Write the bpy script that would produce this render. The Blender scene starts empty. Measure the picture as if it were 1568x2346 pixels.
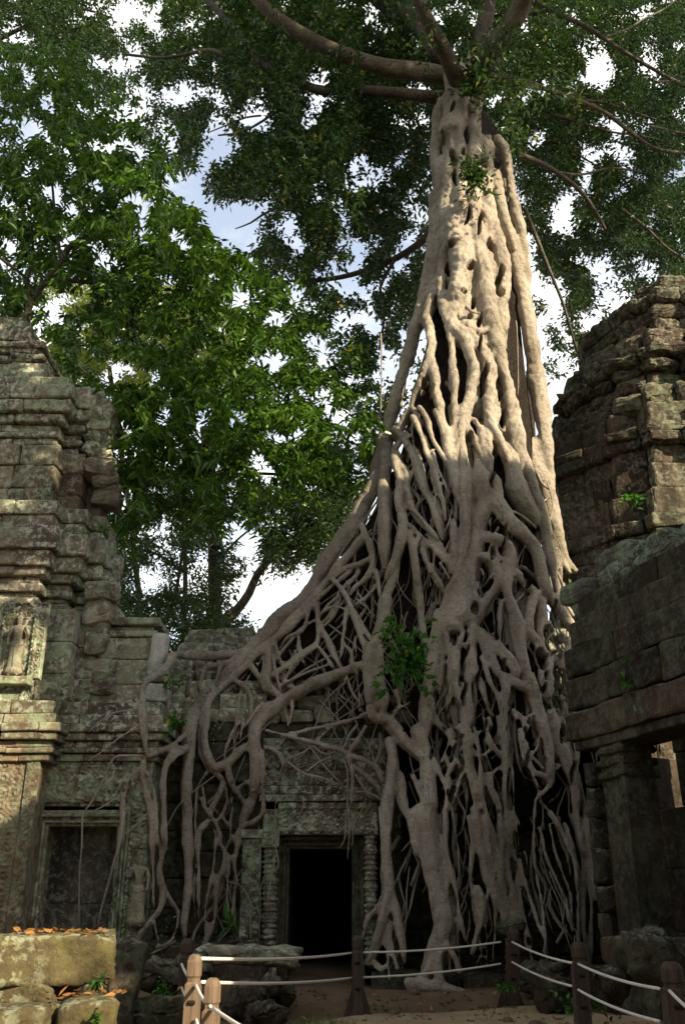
import bpy, bmesh, math, random
import numpy as np
from mathutils import Vector, Matrix, noise

random.seed(7)
rng = np.random.default_rng(7)
scene = bpy.context.scene
COL = scene.collection
PI = math.pi

# ------------------------------------------------------------------ camera, sky, sun, exposure
CAM_H, PITCH, F = 1.6, math.radians(22.5), 2050.0
CP, SP = math.cos(PITCH), math.sin(PITCH)
cam_d = bpy.data.cameras.new('camera')
cam = bpy.data.objects.new('camera', cam_d)
COL.objects.link(cam)
cam.location = (0, 0, CAM_H)
cam.rotation_euler = (PI / 2 + PITCH, 0, 0)
cam_d.sensor_fit = 'VERTICAL'
cam_d.sensor_height = 36
cam_d.lens = 36 * F / 2346
cam_d.clip_start = 0.05
cam_d.clip_end = 2000
scene.camera = cam

SUN_DIR = Vector((0.62, -0.60, 0.46)).normalized()      # towards the sun: behind the camera, to the right
SUN_EL = math.asin(SUN_DIR.z)
w = bpy.data.worlds.new('World')
scene.world = w
w.use_nodes = True
nt = w.node_tree
nt.nodes.clear()
out = nt.nodes.new('ShaderNodeOutputWorld')
bg = nt.nodes.new('ShaderNodeBackground')
bg.inputs['Strength'].default_value = 0.11
sky = nt.nodes.new('ShaderNodeTexSky')
sky.sky_type = 'NISHITA'
sky.sun_disc = False
sky.sun_elevation = SUN_EL
sky.sun_rotation = math.atan2(SUN_DIR.x, SUN_DIR.y)
sky.air_density = 1.0
sky.dust_density = 1.5
tc = nt.nodes.new('ShaderNodeTexCoord')
mp = nt.nodes.new('ShaderNodeMapping')
mp.inputs['Scale'].default_value = (1.6, 1.6, 3.0)
nz = nt.nodes.new('ShaderNodeTexNoise')
nz.inputs['Scale'].default_value = 1.7
nz.inputs['Detail'].default_value = 7
nz.inputs['Roughness'].default_value = 0.55
cr = nt.nodes.new('ShaderNodeValToRGB')
cr.color_ramp.elements[0].position = 0.40
cr.color_ramp.elements[1].position = 0.60
cr.color_ramp.elements[0].color = (.25, .25, .25, 1)
mx = nt.nodes.new('ShaderNodeMix')
mx.data_type = 'RGBA'
mx.inputs[7].default_value = (5.6, 5.55, 5.3, 1)       # sunlit cloud
L = nt.links.new
L(tc.outputs['Generated'], mp.inputs['Vector'])
L(mp.outputs['Vector'], nz.inputs['Vector'])
L(nz.outputs['Fac'], cr.inputs['Fac'])
L(cr.outputs['Color'], mx.inputs[0])
L(sky.outputs['Color'], mx.inputs[6])
L(mx.outputs[2], bg.inputs['Color'])
L(bg.outputs['Background'], out.inputs['Surface'])

sd = bpy.data.lights.new('sun', 'SUN')
sd.energy = 3.9
sd.angle = math.radians(0.6)
sd.color = (1.0, 0.84, 0.60)
sun = bpy.data.objects.new('sun', sd)
COL.objects.link(sun)
sun.rotation_euler = SUN_DIR.to_track_quat('Z', 'Y').to_euler()

scene.view_settings.view_transform = 'Standard'
scene.view_settings.look = 'None'
scene.view_settings.exposure = 1.42
scene.view_settings.gamma = 1
scene.cycles.max_bounces = 6
scene.cycles.transparent_max_bounces = 4

# ------------------------------------------------------------------ helpers
def ray(px, py):
    dx, dy = (px - 784) / F, (1173 - py) / F
    return np.array([dx, CP - dy * SP, SP + dy * CP])

def P(px, py, Y):
    """point at horizontal distance Y seen at (px, py) of a 1568x2346 frame, and metres per px there"""
    d = ray(px, py)
    t = Y / d[1]
    return Vector((d[0] * t, Y, CAM_H + d[2] * t)), t / F

def ZZ(py, Y):
    return P(784, py, Y)[0].z

def XX(px, z, Y):
    return (px - 784) / F * (Y * CP + (z - CAM_H) * SP)

class MB:
    def __init__(s):
        s.v, s.f, s.n = [], [], 0
    def add(s, verts, faces):
        verts = np.asarray(verts, dtype=np.float32).reshape(-1, 3)
        if isinstance(faces, np.ndarray):
            s.f.append(faces + s.n)
        else:
            byk = {}
            for f in faces:
                byk.setdefault(len(f), []).append(f)
            for k, fs in byk.items():
                s.f.append(np.array(fs) + s.n)
        s.v.append(verts)
        s.n += len(verts)
    def mesh(s, name, smooth=False):
        me = bpy.data.meshes.new(name)
        V = np.concatenate(s.v)
        lt = np.concatenate([np.full(len(f), f.shape[1]) for f in s.f])
        li = np.concatenate([f.ravel() for f in s.f])
        me.vertices.add(len(V))
        me.vertices.foreach_set('co', V.ravel())
        me.loops.add(len(li))
        me.loops.foreach_set('vertex_index', li.astype(np.int32))
        me.polygons.add(len(lt))
        ls = np.concatenate([[0], np.cumsum(lt)[:-1]])
        me.polygons.foreach_set('loop_start', ls.astype(np.int32))
        me.polygons.foreach_set('loop_total', lt.astype(np.int32))
        me.polygons.foreach_set('use_smooth', np.full(len(lt), smooth))
        me.update()
        me.validate()
        return me
    def build(s, name, mat, parent=None, smooth=False):
        return link(name, s.mesh(name, smooth), mat, parent)

def link(name, me, mat, parent=None):
    o = bpy.data.objects.new(name, me)
    if mat and not me.materials:
        me.materials.append(mat)
    COL.objects.link(o)
    if parent is not None:
        adopt(o, parent)
    return o

def world_of(o):
    if o.parent is None: return Vector(o.location)
    return world_of(o.parent) + o.matrix_parent_inverse.translation + Vector(o.location)

def adopt(o, parent):
    o.parent = parent
    o.matrix_parent_inverse = Matrix.Translation(-world_of(parent))

def tag(o, label=None, cat=None, group=None, kind=None):
    if label: o['label'] = label
    if cat: o['category'] = cat
    if group: o['group'] = group
    if kind: o['kind'] = kind
    return o

def thing(name, label, cat, loc=(0, 0, 0), group=None):
    o = bpy.data.objects.new(name, None)
    o.empty_display_size = 0.3
    o.location = loc
    COL.objects.link(o)
    return tag(o, label, cat, group)

def catmull(pts, step):
    pts = [np.array(p, dtype=float) for p in pts]
    P_ = [2 * pts[0] - pts[1]] + pts + [2 * pts[-1] - pts[-2]]
    outp = []
    for i in range(1, len(P_) - 2):
        a, b, c, d = P_[i - 1:i + 3]
        n = max(1, int(np.linalg.norm((c - b)[:3]) / step))
        for k in range(n):
            t = k / n
            outp.append(0.5 * (2 * b + (c - a) * t + (2 * a - 5 * b + 4 * c - d) * t * t + (3 * b - a - 3 * c + d) * t ** 3))
    outp.append(pts[-1])
    return np.array(outp)

def tube(mb, pts, rad, sides=8, wob=0.0, seed=0):
    """closed tapered tube along pts (n,3) with radii (n,)"""
    pts = np.asarray(pts, float)
    n = len(pts)
    rad = np.broadcast_to(np.asarray(rad, float), (n,)).copy()
    if n < 2: return
    tg = np.gradient(pts, axis=0)
    tg /= np.linalg.norm(tg, axis=1)[:, None] + 1e-9
    up = np.array([0.13, -1.0, 0.07])
    if abs(np.dot(tg[0], up)) > 0.9 * np.linalg.norm(up): up = np.array([1.0, 0, 0.1])
    a = up - tg[0] * np.dot(up, tg[0]); a /= np.linalg.norm(a)
    ang = np.linspace(0, 2 * PI, sides, endpoint=False)
    V = np.zeros((n, sides, 3))
    if wob:
        s_ = np.arange(n)
        rad = rad * (1 + wob * np.sin(s_ * .55 + seed * 1.7) * .6 + wob * np.sin(s_ * .23 + seed * 2.9) * .7)
    for i in range(n):
        a = a - tg[i] * np.dot(a, tg[i]); a /= np.linalg.norm(a) + 1e-9
        b = np.cross(tg[i], a)
        r = rad[i]
        if wob:
            rr = r * (1 + wob * .8 * np.sin(ang * 2 + seed + i * .12) + wob * .5 * np.sin(ang * 3 + seed * 3 - i * .2))
        else:
            rr = np.full(sides, r)
        V[i] = pts[i] + np.outer(np.cos(ang) * rr, a) + np.outer(np.sin(ang) * rr, b)
    i0 = np.arange(n - 1)[:, None] * sides
    j = np.arange(sides)[None]
    j1 = (np.arange(sides) + 1)[None] % sides
    q = np.stack([i0 + j, i0 + j1, i0 + sides + j1, i0 + sides + j], -1).reshape(-1, 4)
    VV = np.concatenate([V.reshape(-1, 3), pts[:1] - tg[:1] * rad[0] * .5, pts[-1:] + tg[-1:] * rad[-1] * .5])
    mb.add(VV, q)
    c0, c1 = n * sides, n * sides + 1
    jj = np.arange(sides)
    t0 = np.stack([np.full(sides, c0), (jj + 1) % sides, jj], -1)
    t1 = np.stack([np.full(sides, c1), (n - 1) * sides + jj, (n - 1) * sides + (jj + 1) % sides], -1)
    mb.f.append(t0 + mb.n - len(VV)); mb.f.append(t1 + mb.n - len(VV))

_tmpl = {}
def cube_template(m):
    if m in _tmpl: return _tmpl[m]
    idx, verts, faces = {}, [], []
    def vid(i, j, k):
        if (i, j, k) not in idx:
            idx[(i, j, k)] = len(verts); verts.append((i, j, k))
        return idx[(i, j, k)]
    M = m - 1
    for a in range(M):
        for b in range(M):
            faces.append((vid(a, b, 0), vid(a, b + 1, 0), vid(a + 1, b + 1, 0), vid(a + 1, b, 0)))
            faces.append((vid(a, b, M), vid(a + 1, b, M), vid(a + 1, b + 1, M), vid(a, b + 1, M)))
            faces.append((vid(a, 0, b), vid(a + 1, 0, b), vid(a + 1, 0, b + 1), vid(a, 0, b + 1)))
            faces.append((vid(a, M, b), vid(a, M, b + 1), vid(a + 1, M, b + 1), vid(a + 1, M, b)))
            faces.append((vid(0, a, b), vid(0, a, b + 1), vid(0, a + 1, b + 1), vid(0, a + 1, b)))
            faces.append((vid(M, a, b), vid(M, a + 1, b), vid(M, a + 1, b + 1), vid(M, a, b + 1)))
    _tmpl[m] = (np.array(verts), np.array(faces))
    return _tmpl[m]

def block(mb, c, size, ang=0.0, r=0.03, amp=0.008, m=4, tilt=(0, 0), taper=None):
    """one worn stone block: rounded edges, slightly uneven faces"""
    V, Fc = cube_template(m)
    h = np.maximum(np.array(size) / 2, 1e-3)
    r = min(r, h.min() * 0.8)
    co = np.zeros((len(V), 3))
    for ax in range(3):
        inner = np.linspace(-(h[ax] - r), h[ax] - r, m - 2) if m > 3 else np.array([0.0])
        vals = np.concatenate([[-h[ax]], inner, [h[ax]]])
        co[:, ax] = vals[V[:, ax]]
    q = np.clip(co, -(h - r), h - r)
    d = co - q
    l = np.linalg.norm(d, axis=1)[:, None]
    co = np.where(l > 1e-9, q + d / np.maximum(l, 1e-9) * r, co)
    if amp:
        ph = rng.uniform(0, 6.28, (3, 3)); fr = rng.uniform(1.5, 7.0, (3, 3))
        co = co + amp * np.stack([np.sin(co @ fr[k] + ph[k, 0]) + .6 * np.sin(co[:, [1, 2, 0]] @ fr[(k + 1) % 3] * 2.3 + ph[k, 1]) for k in range(3)], 1)
        co = co + rng.normal(0, amp * .25, co.shape)
    tx, ty = tilt
    if tx or ty:
        R = np.array(Matrix.Rotation(tx, 3, 'X') @ Matrix.Rotation(ty, 3, 'Y'))
        co = co @ R.T
    ca, sa = math.cos(ang), math.sin(ang)
    co = np.stack([co[:, 0] * ca - co[:, 1] * sa, co[:, 0] * sa + co[:, 1] * ca, co[:, 2]], 1) + np.array(c)
    mb.add(co, Fc)

def course(mb, path, z0, z1, th=0.5, bl=(0.5, 0.9), jit=0.015, r=0.025, amp=0.006, miss=0.0, out=0.0, gap=0.006, m=4, zj=0.004):
    """one course of blocks along a path whose outside is on the right-hand side"""
    for (x0, y0), (x1, y1) in zip(path[:-1], path[1:]):
        dx, dy = x1 - x0, y1 - y0
        ln = math.hypot(dx, dy)
        if ln < 0.04: continue
        dx, dy = dx / ln, dy / ln
        nx, ny = dy, -dx
        s = 0.0
        while s < ln - 1e-4:
            e = s + random.uniform(*bl)
            if ln - e < bl[0] * .55: e = ln
            if random.random() >= miss:
                j = random.uniform(-jit, jit) + out
                cx, cy = x0 + dx * (s + e) / 2, y0 + dy * (s + e) / 2
                ext = 0.0
                block(mb, (cx + nx * (j - th / 2), cy + ny * (j - th / 2), (z0 + z1) / 2),
                      (e - s - gap + ext, th, z1 - z0 - gap + random.uniform(-zj, zj)), math.atan2(dy, dx), r, amp, m)
            s = e

def offset(path, o):
    """push every segment outwards (right-hand side) by o, joining at corners"""
    n = len(path)
    segs = []
    for (x0, y0), (x1, y1) in zip(path[:-1], path[1:]):
        l = math.hypot(x1 - x0, y1 - y0); nx, ny = (y1 - y0) / l, -(x1 - x0) / l
        segs.append(((x0 + nx * o, y0 + ny * o), (x1 + nx * o, y1 + ny * o)))
    res = [segs[0][0]]
    for a, b in zip(segs[:-1], segs[1:]):
        (x1, y1), (x2, y2) = a; (x3, y3), (x4, y4) = b
        den = (x1 - x2) * (y3 - y4) - (y1 - y2) * (x3 - x4)
        if abs(den) < 1e-9: res.append(a[1]); continue
        px = ((x1 * y2 - y1 * x2) * (x3 - x4) - (x1 - x2) * (x3 * y4 - y3 * x4)) / den
        py = ((x1 * y2 - y1 * x2) * (y3 - y4) - (y1 - y2) * (x3 * y4 - y3 * x4)) / den
        res.append((px, py))
    res.append(segs[-1][1])
    return res

def box(mb, x0, x1, y0, y1, z0, z1, r=0.012, amp=0.003, m=4):
    block(mb, ((x0 + x1) / 2, (y0 + y1) / 2, (z0 + z1) / 2), (abs(x1 - x0), abs(y1 - y0), abs(z1 - z0)), 0, r, amp, m)

def relief(mb, X0, X1, Z0, Z1, Y, func, res=0.02, back=0.15):
    """a carved panel: height field facing -Y on a slab"""
    nx, nz = max(3, int((X1 - X0) / res)), max(3, int((Z1 - Z0) / res))
    xs, zs = np.linspace(X0, X1, nx), np.linspace(Z0, Z1, nz)
    gx, gz = np.meshgrid(xs, zs)
    h = func(gx, gz)
    h = h.copy(); h[0] = h[-1] = 0; h[:, 0] = h[:, -1] = 0
    A = np.stack([gx, Y - h, gz], -1).reshape(-1, 3)
    i = np.arange(nz - 1)[:, None] * nx + np.arange(nx - 1)[None]
    q = np.stack([i, i + 1, i + nx + 1, i + nx], -1).reshape(-1, 4)
    mb.add(A, q)
    box(mb, X0, X1, Y + 0.004, Y + back, Z0, Z1, 0.004, 0)

def swirl(gx, gz, s=0.16, a=0.03, seed=0.0):
    u, v = gx / s, gz / s
    cu, cv = np.floor(u), np.floor(v)
    fu, fv = u - cu - .5, v - cv - .5
    rr = np.hypot(fu, fv); th = np.arctan2(fv, fu) * np.where((cu + cv) % 2 == 0, 1, -1)
    h = np.sin(rr * 14 - th * 1 + seed + cu * .7) * np.clip(1 - rr * 1.5, 0, 1)
    n = np.sin(gx * 37 + 5 * np.sin(gz * 13 + seed)) * np.sin(gz * 41 + 4 * np.sin(gx * 11))
    return a * (0.6 * h + .5 + .3 * n)

def figures(gx, gz, X0, Z0, w_=0.17, h_=0.3, a=0.05, seed=1):
    u = (gx - X0) / w_; v = (gz - Z0) / h_
    cu, cv = np.floor(u), np.floor(v)
    rnd = np.sin(cu * 12.9 + cv * 78.2 + seed) * .5
    fu = (u - cu - .5 + rnd * .15) * w_; fv = (v - cv) * h_ / 0.3
    body = np.exp(-((fu / .045) ** 2 + ((fv - .11) / .09) ** 4))
    head = np.exp(-((fu / .032) ** 2 + ((fv - .235) / .036) ** 2))
    arms = np.exp(-(((np.abs(fu) - .05) / .02) ** 2 + ((fv - .14 + rnd * .04) / .05) ** 2)) * .7
    n = np.sin(gx * 53 + 5 * np.sin(gz * 31)) * np.sin(gz * 61 + gx * 17)
    return a * np.clip(np.maximum(np.maximum(body, head), arms) + .18 * n, 0, 1.1)

# ------------------------------------------------------------------ materials
class NT:
    def __init__(s, name):
        s.m = bpy.data.materials.new(name); s.m.use_nodes = True
        s.t = s.m.node_tree; s.t.nodes.clear()
        s.out = s.t.nodes.new('ShaderNodeOutputMaterial')
        s.pos = s.n('ShaderNodeNewGeometry')
    def n(s, typ, **kw):
        nd = s.t.nodes.new(typ)
        for k, v in kw.items(): setattr(nd, k, v)
        return nd
    def lk(s, a, b): s.t.links.new(a, b)
    def noise(s, scale, detail=4, rough=.55, vec=None, dist=0.0, stretch=None):
        nd = s.n('ShaderNodeTexNoise')
        nd.inputs['Scale'].default_value = scale; nd.inputs['Detail'].default_value = detail
        nd.inputs['Roughness'].default_value = rough; nd.inputs['Distortion'].default_value = dist
        v = vec or s.pos.outputs['Position']
        if stretch:
            mp_ = s.n('ShaderNodeMapping'); mp_.inputs['Scale'].default_value = stretch
            s.lk(v, mp_.inputs['Vector']); v = mp_.outputs['Vector']
        s.lk(v, nd.inputs['Vector'])
        return nd.outputs['Fac']
    def ramp(s, fac, stops):
        nd = s.n('ShaderNodeValToRGB')
        el = nd.color_ramp.elements
        while len(el) < len(stops): el.new(0.5)
        for e, (p, c) in zip(el, stops):
            e.position = p
            e.color = (c, c, c, 1) if isinstance(c, (int, float)) else (*c, 1)
        s.lk(fac, nd.inputs['Fac'])
        return nd.outputs['Color']
    def mix(s, fac, a, b, mode='MIX'):
        nd = s.n('ShaderNodeMix', data_type='RGBA', blend_type=mode)
        for sock, v in ((nd.inputs[0], fac), (nd.inputs[6], a), (nd.inputs[7], b)):
            if isinstance(v, (int, float)): sock.default_value = v if sock.type == 'VALUE' else (v, v, v, 1)
            elif isinstance(v, tuple): sock.default_value = (*v, 1)
            else: s.lk(v, sock)
        return nd.outputs[2]
    def math(s, op, a, b=0.0):
        nd = s.n('ShaderNodeMath', operation=op)
        for sock, v in zip(nd.inputs, (a, b)):
            if isinstance(v, (int, float)): sock.default_value = v
            else: s.lk(v, sock)
        return nd.outputs[0]
    def bump(s, h, strength=.5, dist=.02, nrm=None):
        nd = s.n('ShaderNodeBump')
        nd.inputs['Strength'].default_value = strength; nd.inputs['Distance'].default_value = dist
        s.lk(h, nd.inputs['Height'])
        if nrm is not None: s.lk(nrm, nd.inputs['Normal'])
        return nd.outputs['Normal']
    def done(s, col, rough=.85, nrm=None, spec=.3):
        b = s.n('ShaderNodeBsdfPrincipled')
        for k, v in (('Base Color', col), ('Roughness', rough)):
            if isinstance(v, (int, float)): b.inputs[k].default_value = v
            elif isinstance(v, tuple): b.inputs[k].default_value = (*v, 1)
            else: s.lk(v, b.inputs[k])
        b.inputs['Specular IOR Level'].default_value = spec
        if nrm is not None: s.lk(nrm, b.inputs['Normal'])
        s.lk(b.outputs[0], s.out.inputs['Surface'])
        return s.m

def stone(name, dark, mid, light, lichen=.5, green=.4, lcol=(.46, .46, .37), gcol=(.27, .35, .21), rust=.0, streak=.5, bumps=1.0):
    s = NT(name)
    base = s.ramp(s.noise(1.3, 8, .65), [(.30, dark), (.5, mid), (.72, light)])
    isl = s.pos.outputs['Random Per Island']
    base = s.mix(1.0, base, s.ramp(isl, [(0, .68), (1, 1.3)]), 'MULTIPLY')
    warm = s.math('GREATER_THAN', s.math('FRACT', s.math('MULTIPLY', isl, 7.31)), .8)
    base = s.mix(s.math('MULTIPLY', warm, rust), base, (.20, .10, .055))
    fine = s.noise(34, 5, .7)
    base = s.mix(.75, base, s.ramp(fine, [(.3, .55), (.7, 1.35)]), 'MULTIPLY')
    st = s.ramp(s.noise(2.4, 6, .62, stretch=(1.6, 1.6, .26)), [(.46, 0), (.58, 1)])
    base = s.mix(s.math('MULTIPLY', st, streak), base, (.022, .019, .015))
    zone = s.ramp(s.noise(.6, 3, .5), [(.34, 0), (.54, 1)])
    li = s.ramp(s.noise(9, 9, .72, dist=.3), [(.50, 0), (.58, 1)])
    base = s.mix(s.math('MULTIPLY', s.math('MULTIPLY', li, zone), lichen), base, lcol)
    zone2 = s.ramp(s.noise(.75, 3, .5, stretch=(1, 1.3, .7)), [(.40, 0), (.56, 1)])
    g = s.ramp(s.noise(6, 8, .7, dist=.2), [(.44, 0), (.60, 1)])
    base = s.mix(s.math('MULTIPLY', s.math('MULTIPLY', g, zone2), green), base, gcol)
    sx = s.n('ShaderNodeSeparateXYZ'); s.lk(s.pos.outputs['Normal'], sx.inputs[0])
    top = s.ramp(sx.outputs[2], [(.45, 0), (.85, 1)])
    base = s.mix(s.math('MULTIPLY', s.math('MULTIPLY', top, li), .7), base, lcol)
    vo = s.n('ShaderNodeTexVoronoi'); vo.inputs['Scale'].default_value = 14; s.lk(s.pos.outputs['Position'], vo.inputs['Vector'])
    n1 = s.bump(s.noise(7, 8, .7), .55 * bumps, .05)
    n2 = s.bump(s.math('ADD', s.noise(45, 6, .75), s.math('MULTIPLY', vo.outputs['Distance'], .5)), .45 * bumps, .015, n1)
    return s.done(base, .92, n2, .15)

def bark(name, a, b, c, moss=.25, ring=1.0):
    s = NT(name)
    col = s.ramp(s.noise(.9, 7, .6), [(.32, a), (.5, b), (.7, c)])
    col = s.mix(.85, col, s.ramp(s.noise(.75, 6, .65, stretch=(1.3, 1.3, .5)), [(.32, .62), (.5, 1.0), (.68, 1.22)]), 'MULTIPLY')
    col = s.mix(s.ramp(s.noise(2.3, 5, .6, stretch=(1, 1, .45)), [(.52, 0), (.70, .4)]), col, (.225, .175, .15))     # purplish patches
    col = s.mix(s.math('MULTIPLY', s.ramp(s.noise(.6, 4, .55, stretch=(1, 1, .5)), [(.48, 0), (.66, 1)]), moss), col, (.17, .155, .065))
    col = s.mix(s.ramp(s.noise(26, 6, .75), [(.56, 0), (.68, .6)]), col, (.56, .53, .47))      # pale lichen flecks
    col = s.mix(s.ramp(s.noise(13, 6, .7, stretch=(1, 1, 2.2)), [(.33, .55), (.47, 0)]), col, (.085, .06, .045))    # scars
    wv = s.noise(9, 4, .6, stretch=(.45, .45, 2.6), dist=.5)
    col = s.mix(.16 * ring, col, s.ramp(wv, [(.40, .55), (.56, 1.2)]), 'MULTIPLY')
    crk = s.ramp(s.noise(7, 7, .75, stretch=(2.6, 2.6, .55), dist=.6), [(.36, 1), (.44, 0)])
    col = s.mix(s.math('MULTIPLY', crk, .65), col, (.06, .045, .035))            # cracks along the grain
    n1 = s.bump(wv, .38 * ring, .02)
    n2 = s.bump(s.noise(6, 8, .72), .95, .09, n1)
    n3 = s.bump(s.noise(38, 6, .75), .5, .014, n2)
    return s.done(col, .8, n3, .25)

def leafmat(name, lo, hi, trans=.35, gloss=.35, yellow=None, trans_gain=1.6):
    s = NT(name)
    r = s.pos.outputs['Random Per Island']
    stops = [(0, lo), (.75, hi)] + ([(.965, hi), (.985, yellow)] if yellow else [])
    col = s.ramp(r, stops)
    b = s.n('ShaderNodeBsdfPrincipled')
    s.lk(col, b.inputs['Base Color']); b.inputs['Roughness'].default_value = gloss
    b.inputs['Specular IOR Level'].default_value = .35
    t = s.n('ShaderNodeBsdfTranslucent')
    s.lk(s.mix(1.0, col, (trans_gain, trans_gain * 1.05, trans_gain * .5), 'MULTIPLY'), t.inputs['Color'])
    m = s.n('ShaderNodeMixShader'); m.inputs[0].default_value = trans
    s.lk(b.outputs[0], m.inputs[1]); s.lk(t.outputs[0], m.inputs[2]); s.lk(m.outputs[0], s.out.inputs['Surface'])
    return s.m

M = {}
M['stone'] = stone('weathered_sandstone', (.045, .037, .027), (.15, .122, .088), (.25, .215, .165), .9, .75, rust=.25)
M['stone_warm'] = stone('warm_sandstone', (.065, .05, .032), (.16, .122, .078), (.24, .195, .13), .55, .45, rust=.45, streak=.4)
M['stone_dark'] = stone('damp_dark_sandstone', (.017, .013, .009), (.043, .032, .023), (.08, .061, .043), .3, .42, rust=.15, bumps=1.3, lcol=(.2, .2, .16), gcol=(.12, .155, .085))  # same sandstone recipe in a much darker tone
M['stone_eroded'] = stone('eroded_brown_sandstone', (.028, .021, .015), (.075, .057, .039), (.135, .110, .08), .3, .3, rust=.1, streak=.7, bumps=1.2)
M['stone_lichen'] = stone('lichened_sandstone', (.065, .053, .038), (.17, .138, .10), (.275, .235, .18), 1.0, .75, streak=.35)
M['stone_pale'] = stone('pale_carved_sandstone', (.15, .12, .08), (.26, .215, .15), (.34, .295, .215), .3, .25, streak=.3)
M['stone_block'] = stone('mossy_fallen_sandstone', (.035, .027, .013), (.082, .064, .032), (.13, .105, .06), .85, .35, lcol=(.27, .29, .19), gcol=(.15, .15, .04), streak=.25)
M['stone_red'] = stone('red_laterite', (.10, .045, .03), (.2, .085, .055), (.26, .12, .08), .15, .1)
M['void'] = NT('soot_dark_interior').done((.012, .01, .008), .95)  # near-black colour stands in for the darkness of unlit interiors
M['bark'] = bark('fig_bark', (.25, .208, .155), (.385, .332, .258), (.475, .425, .345), .35)
M['bark_web'] = bark('damp_fig_bark', (.20, .167, .125), (.325, .28, .22), (.43, .385, .315), .4)  # fig bark in a slightly darker tone
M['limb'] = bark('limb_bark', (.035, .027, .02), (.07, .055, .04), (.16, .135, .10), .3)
M['dark_bark'] = bark('dark_bark', (.045, .035, .025), (.085, .065, .045), (.13, .10, .07), .3)
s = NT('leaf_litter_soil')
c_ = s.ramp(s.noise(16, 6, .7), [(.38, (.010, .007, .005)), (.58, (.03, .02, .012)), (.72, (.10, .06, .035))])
M['rot'] = s.done(c_, .95, s.bump(s.noise(22, 6, .8), 1.0, .08))  # soil and litter, blackened to paint shade into the gaps between roots
s = NT('packed_earth')
c_ = s.ramp(s.noise(.9, 7, .65), [(.3, (.105, .07, .042)), (.55, (.17, .118, .07)), (.75, (.23, .165, .105))])
c_ = s.mix(s.ramp(s.noise(45, 4, .8), [(.62, 0), (.7, .7)]), c_, (.07, .045, .027))
M['earth'] = s.done(c_, .95, s.bump(s.noise(11, 8, .75), .8, .05))
s = NT('sandy_path')
c_ = s.ramp(s.noise(1.4, 7, .6), [(.3, (.27, .19, .115)), (.6, (.37, .275, .17))])
M['path'] = s.done(c_, .95, s.bump(s.noise(30, 6, .7), .5, .02))
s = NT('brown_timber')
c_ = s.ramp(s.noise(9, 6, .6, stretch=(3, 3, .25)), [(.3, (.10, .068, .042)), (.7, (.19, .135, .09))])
M['timber'] = s.done(c_, .75, s.bump(s.noise(14, 6, .6, stretch=(4, 4, .25)), .5, .01))  # front posts: the shared wood made lighter, sunlight put into its colour
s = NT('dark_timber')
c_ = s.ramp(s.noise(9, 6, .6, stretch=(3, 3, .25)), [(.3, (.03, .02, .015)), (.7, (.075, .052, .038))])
M['timber_dark'] = s.done(c_, .8, s.bump(s.noise(14, 6, .6, stretch=(4, 4, .25)), .5, .01))  # other posts: the same wood with shade put into its colour
s = NT('white_rope')
M['rope'] = s.done(s.ramp(s.noise(60, 3), [(.3, (.5, .46, .40)), (.7, (.75, .71, .64))]), .85, s.bump(s.noise(160, 2), .6, .005))
M['fig_leaf'] = leafmat('fig_leaf', (.013, .034, .009), (.046, .092, .020), .25, .38, (.30, .24, .05))
M['broad_leaf'] = leafmat('bright_broad_leaf', (.016, .046, .007), (.072, .148, .016), .30, .36)
M['back_leaf'] = leafmat('backlit_leaf', (.10, .13, .025), (.21, .24, .06), .5, .5)
M['mid_leaf'] = leafmat('background_leaf', (.014, .034, .010), (.040, .074, .019), .28, .45)
M['blue_leaf'] = leafmat('cool_leaf', (.016, .040, .018), (.042, .078, .034), .28, .4)
M['shrub_leaf'] = leafmat('shrub_leaf', (.03, .10, .018), (.06, .19, .03), .3, .3, (.55, .42, .04))
M['dry_leaf'] = leafmat('dry_fallen_leaf', (.12, .06, .022), (.34, .17, .05), .2, .7)
M['grass'] = leafmat('grass_blade', (.05, .13, .02), (.09, .2, .04), .4, .5)
# ------------------------------------------------------------------ buildings
# --- the gallery with the doorway
gal = thing('temple_gallery', 'low ruined stone gallery with a black doorway and carved lintel under fig roots', 'temple', (0, 16, 0))
GY = 16.0
mb = MB()
z = 0.0
while z < 4.15:
    h = random.uniform(.32, .46)
    for x0, x1 in ((-3.3, -1.32), (.72, 1.0)):
        course(mb, [(x0, GY), (x1, GY)], z, min(z + h, 4.2), .6, (.5, 1.0), .03, .03, .01)
    z += h
for z0, z1 in ((2.95, 3.35), (3.35, 3.78), (3.78, 4.2)):
    course(mb, [(-1.32, GY + .06), (.72, GY + .06)], z0, z1, .6, (.5, .9), .02)
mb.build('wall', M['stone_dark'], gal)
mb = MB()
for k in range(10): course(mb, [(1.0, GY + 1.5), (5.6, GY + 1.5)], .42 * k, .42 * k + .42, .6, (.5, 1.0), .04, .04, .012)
for k in range(10): course(mb, [(4.75, GY + 1.6), (4.75, GY - .3)], .42 * k, .42 * k + .42, .6, (.5, 1.0), .04, .04, .012)  # end wall added to keep the sun out of the recess
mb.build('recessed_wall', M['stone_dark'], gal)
mb = MB()
z, y = 4.2, GY
for k in range(9):
    h = .26 + .03 * (k % 3)
    o_ = .04 if k == 0 else 0
    course(mb, [(-3.25, y - o_), (5.2, y - o_)], z, z + h, .9, (.4, .9), .06, .07, .02, miss=.02)
    z += h - .03
    y += .10 + .055 * k
GAL_TOP = z
course(mb, [(-3.4, y + .35), (5.0, y + .35)], z - .1, z + .12, .5, (.3, .6), .03, .05, .012)
for k in range(4): course(mb, [(-3.75, 15.95 + .2 * k), (-2.9, 15.95 + .2 * k)], 4.2 + .35 * k, 4.55 + .35 * k, .9, (.4, .6), .03, .04, .012)
mb.build('roof', M['stone_lichen'], gal)
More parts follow.
